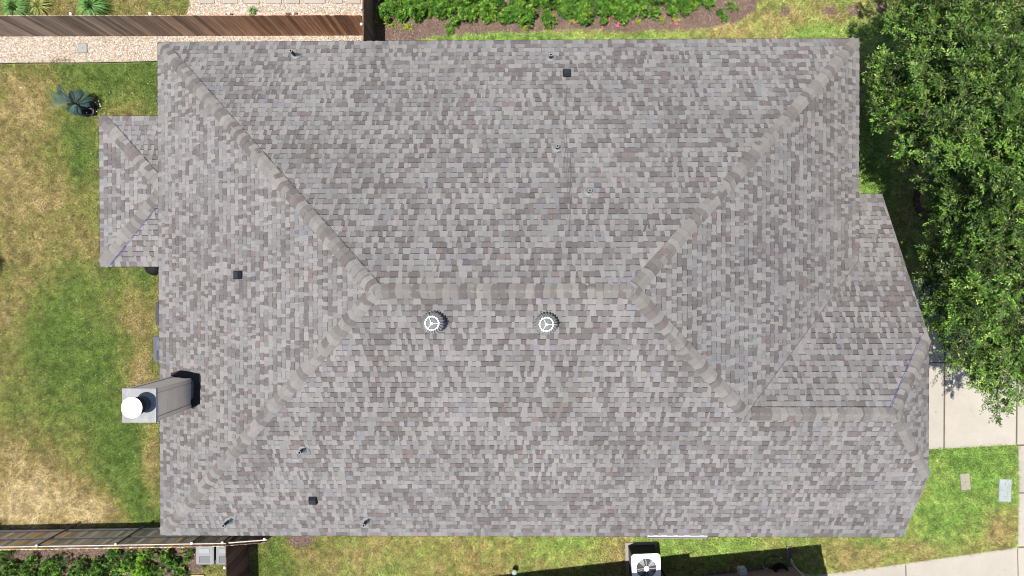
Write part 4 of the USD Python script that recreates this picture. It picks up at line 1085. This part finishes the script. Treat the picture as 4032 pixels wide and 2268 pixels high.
side = unit(np.cross(TD, np.array([0, 0, 1.0]) + r_.normal(0, .35, (n_, 3)))); upv = np.cross(side, TD); upv = np.where(upv[:, 2:3] < 0, -upv, upv)
sgn = np.where(np.arange(per) % 2 == 0, 1, -1)
P = TP[:, None] + TD[:, None] * (TL[:, None] * fr)[..., None]
ang = (1.05 - .5 * fr)[None, :, None] + r_.normal(0, .25, (n_, per, 1))
Dl = TD[:, None] * np.cos(ang) + side[:, None] * (sgn[None, :, None] * np.sin(ang)) + r_.normal(0, .22, (n_, per, 3)) + upv[:, None] * r_.uniform(-.15, .4, (n_, per, 1))
Nl = upv[:, None] + r_.normal(0, .45, (n_, per, 3))
pal = np.array([(.040, .092, .011), (.055, .118, .014), (.030, .070, .010), (.082, .150, .020), (.125, .185, .035), (.045, .095, .025)])
tc = pal[r_.choice(6, n_, p=[.26, .26, .14, .18, .09, .07])] * TT[:, None]
Cl = tc[:, None] * r_.uniform(.75, 1.3, (n_, per, 1)) * (1 + .35 * (fr > .75))[None, :, None]
Ll = r_.uniform(.07, .115, (n_, per)) * (1.1 - .3 * fr)[None]
P, Dl, Nl, Cl, Ll = P.reshape(-1, 3), Dl.reshape(-1, 3), Nl.reshape(-1, 3), Cl.reshape(-1, 3), Ll.ravel()
pale_ = r_.random(len(Cl)) < .04; Cl[pale_] = np.array([.20, .24, .09]) * r_.uniform(.7, 1.2, (pale_.sum(), 1))
# two clusters of dead leaves
for px, py, z in ((3497, 345, 3.6), (3702, 808, 4.4)):
    cc = at(px, py, z) - O; dd_ = np.linalg.norm((P - cc) * np.array([1, 1, .35]), axis=1); Cl[dd_ < .13] = np.array([.42, .20, .10])
v, f, c = leaves(P, Dl, Nl, Ll, Ll * .42, Cl, .18)
mesh('crown', v, f, LEAF, oak, c)
# twigs
S0 = side * .004
V = np.stack([TP - S0, TP + S0, TP + TD * TL[:, None]], 1).reshape(-1, 3); V2 = np.stack([TP - upv * .004, TP + upv * .004, TP + TD * TL[:, None]], 1).reshape(-1, 3)
V = np.vstack([V, V2]); mesh('twigs', V, np.arange(len(V)).reshape(-1, 3), BARK, oak, (.17, .15, .10), kind='stuff')
print('leaves', len(P), 'grass', len(gp))
# ring of bricks round the trunk
ring = thing('brick_ring', 'ring of dark red edging bricks around the oak trunk', 'brick edging', (trunk[0], trunk[1], 0))
for k in range(26):
    a = k * 2 * PI / 26; m = MB(); m.box((.62, -.075, 0), (.82, .075, .07 + .01 * rng.random()), np.array([.17, .10, .085]) * rng.uniform(.75, 1.25), rotz(a + rng.normal(0, .02)), bev=.008); m.build('brick', CONC, ring)

# ---- artificial palm on the back lawn
pb = at(350, 432)
palm = thing('artificial_palm', 'small dark bluish artificial palm in a black frame base on the back lawn', 'artificial palm', (pb[0], pb[1], 0))
m = MB(); tp = np.array([(0, 0, .1), (-.01, .02, .35), (-.02, .03, .65), (-.02, .03, .9)])
m.path(tp, [.03, .027, .024, .02], 8, (.05, .045, .04)); m.build('trunk', BARK, palm)
fr_ = [(172, .80, 22, 0, .9), (187, .92, 14, 1, .9), (130, .74, 34, 2, .88), (157, .70, 38, 0, .9), (142, .5, 45, 2, .9), (110, .42, 30, 2, .75), (75, .50, 30, 2, .65), (48, .56, 26, 0, .65), (62, .42, 40, 2, .7), (28, .50, 24, 2, .6), (95, .45, 30, 0, .7), (250, .34, 15, 2, .65), (228, .40, 15, 0, .65), (275, .30, 20, 2, .6), (5, .34, 22, 2, .55), (200, .5, 10, 2, .6), (170, .4, 20, 2, .6)]
FP = [np.array((.04, .11, .08)), np.array((.17, .175, .13)), np.array((.020, .055, .055))]
for k, (az, L, el, ci, z0) in enumerate(fr_):
    a = math.radians(az); e = math.radians(el); d = np.array([math.cos(a), math.sin(a)]); pts = []
    o = np.array([np.interp(z0, tp[:, 2], tp[:, 0]), np.interp(z0, tp[:, 2], tp[:, 1]), z0])
    for s in np.linspace(0, 1, 9):
        pts.append(o + np.r_[d * L * s * math.cos(e * (1 - s)), L * (math.sin(e) * s - .55 * s * s)])
    pts = np.array(pts); m = MB(); m.path(pts, np.linspace(.008, .003, 9), 5, FP[ci] * .8)
    for s in np.linspace(.14, .98, 30):
        i = s * 8; i0 = min(int(i), 7); p = pts[i0] + (pts[i0 + 1] - pts[i0]) * (i - i0); ax = unit(pts[i0 + 1] - pts[i0]); sd = unit(np.cross(ax, [0, 0, 1]))
        for sg in (1, -1):
            ll = (.10 + .09 * L) * math.sin(PI * (.12 + .8 * s)) + .03; q = p + (ax * .75 + sd * sg * .66 + np.array([0, 0, -.18])) * ll; w = ax * .0075
            md = p + (q - p) * .5 + np.array([0, 0, .02])
            m.add([p - w * .5, p + w * .5, md + w, q, md - w], [[0, 1, 2], [0, 2, 4], [4, 2, 3]], FP[ci] * rng.uniform(.7, 1.35))
    m.build('frond', FABRIC, palm)
m = MB()
for a, b in (((-.24, -.2), (.24, -.2)), ((-.24, .2), (.24, .2)), ((-.24, -.2), (-.24, .2)), ((.24, -.2), (.24, .2)), ((-.24, 0), (.24, 0))):
    lo = np.minimum(a, b) - .02; hi = np.maximum(a, b) + .02; m.box((*lo, .10), (*hi, .14), (.12, .12, .13))
for x in (-.22, .22):
    for y in (-.18, .18): m.box((x - .02, y - .02, 0), (x + .02, y + .02, .099), (.03, .03, .03))
m.build('base_frame', BLACK, palm)
m = MB(); m.box((-.23, -.20, .0), (.30, .14, .09), (.018, .018, .02), bev=.015); m.build('base_block', BLACK, palm)
for (x, y) in ((367, 387), (362, 395), (388, 398), (375, 403), (393, 410), (395, 418), (339, 415), (340, 420), (315, 424), (315, 431), (314, 438), (341, 444), (381, 439), (330, 453)):
    p = at(x, y, .12) - pb; m = MB(); m.lathe([(.001, -.018), (.014, -.008), (.018, .004), (.010, .016), (.001, .02)], 8, (.9, .92, .9), p); m.tube(p - [0, 0, .12], p - [0, 0, .015], .003, n=5, col=(.03, .03, .03)); m.build('light_bulb', WHITEM, palm)

# ================================================================ SMALL OBJECTS
# stepping stones on the gravel behind the fence
for k, (x0, x1) in enumerate(((788, 845), (884, 938), (963, 1022), (1047, 1109), (1128, 1180), (1198, 1281), (1311, 1350), (1366, 1421))):
    a, b = at(x0, 15 - (x1 - x0) * .0), at(x1, 13 if k else 15); m = MB()
    m.box((a[0], a[1], .0), (b[0], a[1] + .62, .05), np.array([.62, .55, .47]) * rng.uniform(.94, 1.05), bev=.006)
    m.build('stepping_stone', CONC, label=f'pale rectangular stepping stone on gravel at the top edge, {ORD[k]} from the left', cat='paver', group='stepping stones behind the fence')
for (px, py, l_, lab) in ((905, 57, .24, 'dark timber offcut lying by the fence on the gravel, left one'), (1150, 54, .4, 'dark timber offcut lying by the fence on the gravel, right one')):
    p = at(px, py); m = MB(); m.box((p[0] - l_ / 2, p[1] - .03, 0), (p[0] + l_ / 2, p[1] + .02, .07), (.10, .075, .055), bev=.004); m.box((p[0] - l_ / 2, p[1] - .045, .0), (p[0] + l_ / 2, p[1] - .031, .11), (.07, .05, .04)); m.build('timber_offcut', WOOD, label=lab, cat='timber')


def lid(label, px, py, wx, wy, rz, col, name='utility_cover', rim=None, holes=1, cells=0):
    p = at(px, py); t = thing(name, label, 'utility cover', (p[0], p[1], 0), rz)
    m = MB(); m.prism(rrect(-wx / 2, -wy / 2, wx / 2, wy / 2, .03), -.02, .03, np.array(rim if rim else col) * .85); m.build('frame', CONC, t)
    m = MB(); m.prism(rrect(-wx / 2 + .025, -wy / 2 + .025, wx / 2 - .025, wy / 2 - .025, .02), .03, .038, col); m.build('cover', CONC, t)
    m = MB()
    for k in range(holes):
        yy = (k - (holes - 1) / 2) * wy * .6; m.box((-.008, yy - .03, .0385), (.008, yy + .03, .0395), (.06, .06, .06))
    m.build('lift_slot', PLASTIC, t)
    if cells:
        m = MB()
        for k in range(cells): m.box((-wx / 2 + .03, -wy / 2 + .06 + k * (wy - .1) / cells, .0385), (wx / 2 - .03, -wy / 2 + .067 + k * (wy - .1) / cells, .0392), np.array(col) * .8)
        m.build('ribbing', PLASTIC, t)


lid('square light grey valve box cover set in the gravel bed', 327, 190, .34, .34, .02, (.5, .5, .49), rim=(.42, .42, .42))
lid('beige rectangular meter box cover in the front lawn', 3799, 1896, .36, .60, .10, (.55, .50, .43), rim=(.40, .31, .23))
lid('bluish white rectangular utility box cover near the right edge sidewalk', 3955, 1930, .45, .80, -.03, (.60, .66, .70), rim=(.45, .48, .5), holes=2, cells=9)


# trash bins behind the grey fence
def bin_(name, label, cx, cy, z, wx, wy, col, rz=0.0):
    p = at(cx, cy, z); t = thing(name, label, 'trash bin', (p[0], p[1], 0), rz)
    m = MB(); lo = rrect(-wx * .38, -wy * .38, wx * .38, wy * .38, .05); hi = rrect(-wx * .46, -wy * .46, wx * .46, wy * .46, .06); k = len(lo)
    V = np.vstack([np.c_[lo, np.full(k, .04)], np.c_[hi, np.full(k, z - .07)]]); i = np.arange(k); j = (i + 1) % k
    m.add(V, np.vstack([np.c_[i, j, k + j], np.c_[i, k + j, k + i]]), np.array(col) * .6); m.build('body', PLASTIC, t)
    m = MB(); m.prism(rrect(-wx / 2, -wy / 2, wx / 2, wy / 2, .05), z - .07, z - .02, np.array(col)); m.prism(rrect(-wx / 2 + .03, -wy / 2 + .03, wx / 2 - .03, wy / 2 - .03, .04), z - .02, z - .008, np.array(col) * 1.08)
    for (a, b, c_, d_, s) in ((-wx * .3, wy * .12, wx * .25, wy * .36, 1.35), (-wx * .32, -wy * .42, wx * .28, -wy * .06, .72)):
        m.prism(rrect(a, b, c_, d_, .02), z - .008, z + .006 if s > 1 else z - .004, np.array(col) * s)
        if s < 1:
            m.prism(rrect(a, b, a + .015, d_, .005), z - .003, z + .004, np.array(col) * .5)
            m.prism(rrect(a + .02, d_ - .015, c_, d_, .005), z - .003, z + .004, np.array(col) * .55)
    ld = m.build('lid', PLASTIC, t)
    m = MB(); m.tube((-wx * .3, wy * .5, z - .06), (wx * .3, wy * .5, z - .06), .016, n=8, col=np.array(col) * .5); m.build('handle', PLASTIC, t)
    for s in (-1, 1):
        m = MB(); m.tube((s * wx * .36, wy * .36, .11), (s * wx * .46, wy * .36, .11), .11, n=16, col=(.03, .03, .03)); m.build('wheel', BLACK, t)
    return t


bin_('trash_bin', 'grey wheeled trash bin behind the bottom left fence, the left one of the pair', 806, 2187, 1.05, .60, .62, (.25, .26, .268))
bin_('trash_bin', 'grey wheeled trash bin half hidden by the dark side fence, right one of two', 884, 2187, 1.05, .58, .62, (.225, .235, .243))
p = at(760, 2263); m = MB(); m.box((p[0] - .6, p[1] - .03, 0), (p[0] + .42, p[1] + .02, .09), (.42, .33, .24), rotz(0), bev=.005); m.build('bed_timber', WOOD, label='low timber edging the shrub bed below the trash bins', cat='timber')


# air conditioner
acz = .91; pc = at(2545, 2238, acz)
ac = thing('air_conditioner', 'outdoor air conditioner with white top and round fan on the south lawn', 'air conditioner', (pc[0], pc[1], 0), math.radians(2.2))
m = MB(); m.prism(rrect(-.56, -.54, .54, .54, .03), -.02, .055, (.50, .46, .41)); m.build('pad', CONC, ac)
hw = .455
m = MB(); k_ = 26
for k in range(k_):
    z0 = .07 + k * (acz - .12) / k_; m.prism(rrect(-hw, -hw, hw, hw, .10), z0, z0 + .014, (.075, .073, .07)); 
m.prism(rrect(-hw + .018, -hw + .018, hw - .018, hw - .018, .09), .055, acz - .30, (.022, .022, .022))
lp_ = np.array(rrect(-hw + .019, -hw + .019, hw - .019, hw - .019, .09)); kl = len(lp_); il = np.arange(kl); jl = (il + 1) % kl
m.add(np.vstack([np.c_[lp_, np.full(kl, acz - .31)], np.c_[lp_, np.full(kl, acz - .03)]]), np.vstack([np.c_[il, jl, kl + jl], np.c_[il, kl + jl, kl + il]]), (.022, .022, .022)); cab = m.build('cabinet', PLASTIC, ac)
for sx, sy in ((1, 1), (1, -1), (-1, 1), (-1, -1)):
    m = MB(); m.tube((sx * (hw - .028), sy * (hw - .028), .055), (sx * (hw - .028), sy * (hw - .028), acz - .05), .034, n=10, col=(.06, .06, .06)); m.build('corner_post', PLASTIC, ac)
# top: rounded square with a round opening
out = np.array(rrect(-.478, -.478, .478, .478, .11, 9)); na = np.arctan2(out[:, 1], out[:, 0])
fo = (.0, .02); RF = .335
kk = 96; th = np.arange(kk) * 2 * PI / kk


def sqr(a, h=.478, rc=.11):
    P = Polygon(rrect(-h, -h, h, h, rc, 12)); from shapely.geometry import LineString
    q = LineString([(0, 0), (2 * math.cos(a), 2 * math.sin(a))]).intersection(P.exterior); return np.array([q.x, q.y]) if q.geom_type == 'Point' else np.array(q.geoms[0].coords[0])


o1 = np.array([sqr(a) for a in th + .001]); o2 = np.array([sqr(a, .462, .095) for a in th + .001]); cth = np.c_[np.cos(th), np.sin(th)]
rings = [np.c_[o1, np.full(kk, acz - .06)], np.c_[o1, np.full(kk, acz - .012)], np.c_[o2, np.full(kk, acz)], np.c_[cth * (RF + .05), np.full(kk, acz + .004)], np.c_[cth * (RF + .02), np.full(kk, acz + .022)], np.c_[cth * RF, np.full(kk, acz + .018)], np.c_[cth * RF, np.full(kk, acz - .16)]]
i = np.arange(kk); j = (i + 1) % kk
m = MB(); m.add(np.vstack(rings), np.vstack([np.vstack([np.c_[o * kk + i, o * kk + j, o * kk + kk + j], np.c_[o * kk + i, o * kk + kk + j, o * kk + kk + i]]) for o in range(6)]), (.84, .84, .83)); m.build('top_cover', PAINT, ac)
m = MB(); m.lathe([(.085, acz + .01), (.085, acz + .03), (.07, acz + .038), (.001, acz + .042)], 28, (.85, .86, .87)); m.build('motor_cap', PAINT, ac)
gr = MB()
for rr in np.arange(.10, RF + .001, .020):
    a = np.arange(49) * 2 * PI / 48; gr.path(np.c_[rr * np.cos(a), rr * np.sin(a), np.full(49, acz + .012)], .0022, 4, (.30, .31, .32))
gr.build('grille', GALV, ac)
for k in range(8):
    a = k * PI / 4 + .03; m = MB(); w = .006 if k % 2 == 0 else .003
    m.tube((.08 * math.cos(a), .08 * math.sin(a), acz + .02), ((RF + .02) * math.cos(a), (RF + .02) * math.sin(a), acz + .02), w, n=6, col=(.5, .5, .5)); m.build('spoke', PAINT, ac)
for k in range(4):
    a = k * PI / 2 + .72; V = []
    for r0 in np.linspace(.06, .315, 6):
        for q, dz in ((-.42, .03), (0, .0), (.42, -.035)):
            b = a + q * (.55 + .4 * (r0 / .315)) * 1.15; V.append([r0 * math.cos(b), r0 * math.sin(b), acz - .05 + dz])
    F = []
    for i_ in range(5):
        for j_ in range(2): o = i_ * 3 + j_; F += [[o, o + 1, o + 4], [o, o + 4, o + 3]]
    F = np.array(F); mesh('fan_blade', V, F[:, ::-1], PAINT, ac, (.21, .245, .26))
m = MB(); m.lathe([(.06, acz - .2), (.07, acz - .06), (.05, acz - .02), (.001, acz - .015)], 20, (.2, .2, .2)); m.build('motor', PLASTIC, ac)
m = MB(); m.path([(hw - .02, -.2, .15), (hw + .12, -.25, .12), (hw + .3, -.6, .05), (hw + .3, -.95, .2)], .025, 8, (.04, .04, .04)); m.build('refrigerant_line', BLACK, ac)

# round garden lamp at the bottom edge
p = at(2025, 2256, .35); t = thing('garden_lamp', 'small round pale green topped garden lamp at the bottom edge of the lawn', 'garden lamp', (p[0], p[1], 0))
m = MB(); m.tube((0, 0, 0), (0, 0, .28), .02, n=10, col=(.05, .05, .05)); m.build('stake', BLACK, t)
m = MB(); m.lathe([(.02, .27), (.105, .29), (.105, .305), (.092, .312)], 24, (.06, .07, .065)); m.build('rim', BLACK, t, True)
m = MB(); m.lathe([(.092, .31), (.08, .335), (.05, .355), (.001, .364)], 24, (.34, .46, .38)); m.build('dome', PLASTIC, t, True)

# things standing against the west wall, half under the eave
zb_ = .70; a, b = at(612, 1190, zb_), at(611, 1281, zb_)
t = thing('deck_box', 'flat dark grey storage box half under the west eave', 'storage box', (a[0] + .36, (a[1] + b[1]) / 2, 0))
hh = (a[1] - b[1]) / 2
m = MB(); m.box((-.34, -hh + .02, 0), (.34, hh - .02, zb_ - .06), (.05, .05, .055), bev=.012); m.build('body', PLASTIC, t)
m = MB(); m.box((-.36, -hh, zb_ - .058), (.36, hh, zb_), (.062, .064, .072), bev=.008); m.build('lid', PLASTIC, t)
bb = bin_('lidded_cart', 'blue grey lidded cart with rounded corners half under the west eave', 640, 1375, .98, .62, .84, (.10, .11, .13))
bb.SetCustomDataByKey('category', 'cart')
p = at(604, 1062, .8); t = thing('kettle_grill', 'black covered object tucked under the south edge of the porch roof', 'grill', (p[0], p[1] + .10, 0))
m = MB(); m.lathe([(.001, .5), (.16, .53), (.27, .66), (.29, .76)], 24, (.02, .02, .022)); m.build('bowl', BLACK, t, True)
m = MB(); m.lathe([(.295, .765), (.27, .87), (.17, .96), (.001, .99)], 24, (.02, .02, .022)); m.build('lid', BLACK, t, True)
for k in range(3):
    a = k * 2.1 + .4; m = MB(); m.tube((.14 * math.cos(a), .14 * math.sin(a), .55), (.3 * math.cos(a), .3 * math.sin(a), 0), .014, n=8, col=(.1, .1, .1)); m.build('leg', GALV, t)

# ---- neighbouring house beyond the bottom edge (its corner and its shadow reach into the frame)
hn = 3.2; off = SUN[:2] / SUN[2] * hn
ev = [at(a, b)[:2] + off for a, b in ((1700, 2293), (2715, 2177), (2715, 2193), (3104, 2155), (3104, 2153), (3231, 2142))]
d = unit(at(3255, 2268)[:2] - at(3231, 2142)[:2])
ev2 = ev + [ev[-1] + d * 9.0, ev[0] + d * 9.0]
nb = thing('neighbor_house', 'brick house cut off by the bottom edge, only its shaded wall foot showing', 'house')
P = Polygon(ev2).buffer(0); m = MB(); m.prism(P, hn - .12, hn, (.2, .19, .19)); rf = m.build('roof', SHINGLE, nb)
ctr = P.centroid; x = np.array(P.exterior.coords)[:-1]; x = x if P.exterior.is_ccw else x[::-1]; mid = np.array([ctr.x, ctr.y]); k = len(x)
V = np.vstack([np.c_[x, np.full(k, hn + .004)], np.c_[mid + (x - mid) * .35, np.full(k, hn + 1.8)]]); i = np.arange(k); j = (i + 1) % k
m = MB(); m.add(V, np.vstack([np.c_[i, j, k + j], np.c_[i, k + j, k + i]]), (.22, .21, .21)); m.add(np.c_[mid + (x - mid) * .35, np.full(k, hn + 1.8)], ear(x), (.22, .21, .21)); m.build('roof_slope', SHINGLE, nb)
wA, wB = at(1500, 2400)[:2], at(3118, 2230)[:2]; wd_ = unit(wB - wA); wn = np.array([-wd_[1], wd_[0]])
wp = [wA, wB, at(3122, 2240)[:2] , at(3195, 2270)[:2] - 0 * wn, at(3200, 2270)[:2] + d * 8, wA + d * 8]
wp = Polygon([wA, wB, at(3125, 2246)[:2], at(3188, 2258)[:2], at(3200, 2262)[:2] + d * 8, wA + d * 8]).buffer(0)
m = MB(); m.prism(wp, 0, hn - .13, (.2, .1, .08)); m.build('wall', BRICKM, nb)
q = at(3112, 2214)[:2]; m = MB()
m.path([(q[0], q[1] - .02, hn - .2), (q[0], q[1] - .02, .35), (q[0] - .01, q[1] + .05, .16), (q[0] - .02, q[1] + .16, .10)], [.04, .04, .04, .04], 8, (.30, .27, .24)); m.build('downspout', PAINT, nb)
s0 = at(3108, 2150)[:2]; m = MB(); m.box((s0[0] - .12, s0[1] - .5, 0), (s0[0] + .06, s0[1], .05), (.28, .25, .22), bev=.01); m.box((s0[0] - .12, s0[1] - .5, .051), (s0[0] - .09, s0[1], .09), (.34, .3, .27)); m.box((s0[0] + .03, s0[1] - .5, .051), (s0[0] + .06, s0[1], .09), (.28, .25, .22))
m.build('splash_block', CONC, label='narrow concrete splash block on the shaded grass below the downspout', cat='splash block')
u_ = at(2925, 2246, 1.0); t = thing('utility_box', 'pale grey utility box on the brick wall at the bottom edge', 'utility box', (u_[0], u_[1], 0), math.atan2(wd_[1], wd_[0]))
m = MB(); m.box((-.13, -.16, .72), (.13, .05, 1.05), (.42, .45, .48), bev=.02); m.build('case', PLASTIC, t)
m = MB(); m.box((-.09, .051, .78), (.09, .06, .98), (.5, .53, .56), bev=.003); m.box((-.07, -.02, 1.051), (.06, .03, 1.056), (.62, .64, .64)); m.build('cover', PLASTIC, t)
m = MB(); m.tube((.0, -.06, 0), (.0, -.06, .72), .02, n=8, col=(.3, .3, .3)); m.build('conduit', GALV, t)
h0 = at(3066, 2246); t = thing('garden_hose', 'coiled black garden hose in the shade at the bottom edge', 'hose', (h0[0], h0[1], 0))
m = MB(); a = np.linspace(0, 2 * PI * 7, 220); rr = .27 - .02 * (a / (2 * PI) % 3.5); m.path(np.c_[rr * np.cos(a), rr * np.sin(a), .05 + .32 * a / a.max()], .016, 6, (.018, .018, .018)); m.build('coil', BLACK, t)
c1 = [at(x, y, .05) - [h0[0], h0[1], 0] for x, y in ((3040, 2240), (3010, 2222), (3012, 2205), (3030, 2192), (3055, 2188), (3072, 2194))]
m = MB(); m.path(c1, .012, 6, (.018, .018, .018)); m.build('hose_end', BLACK, t)
m = MB(); m.tube(c1[-1], c1[-1] + [.05, -.03, .0], .016, n=8, col=(.7, .7, .68)); m.build('nozzle', WHITEM, t)
g_ = at(3008, 2236, .25); t = thing('hose_tap', 'grey pipe stand with tap in the shade beside the coiled hose', 'tap', (g_[0], g_[1], 0))
m = MB(); m.path([(0, 0, 0), (0, 0, .3), (.05, .02, .33), (.12, .0, .3)], .02, 8, (.33, .36, .35)); m.build('pipe', GALV, t)
m = MB(); m.tube((.02, .0, .34), (.02, .0, .38), .035, n=8, col=(.4, .42, .4)); m.build('valve', GALV, t)
lf = at(2885, 2208, .05); m = MB(); pts = []
for k in range(10):
    a = k * 2 * PI / 10; r0 = .11 if k % 2 == 0 else .045; pts.append([lf[0] + r0 * math.cos(a), lf[1] + r0 * math.sin(a), .07 + .02 * math.sin(a * 2)])
m.add(np.array(pts + [[lf[0], lf[1], .06]]), [[k, (k + 1) % 10, 10] for k in range(10)], (.34, .17, .08)); m.build('dead_leaf', GRASS, label='large dry orange brown leaf on the shaded grass at the bottom', cat='leaf')
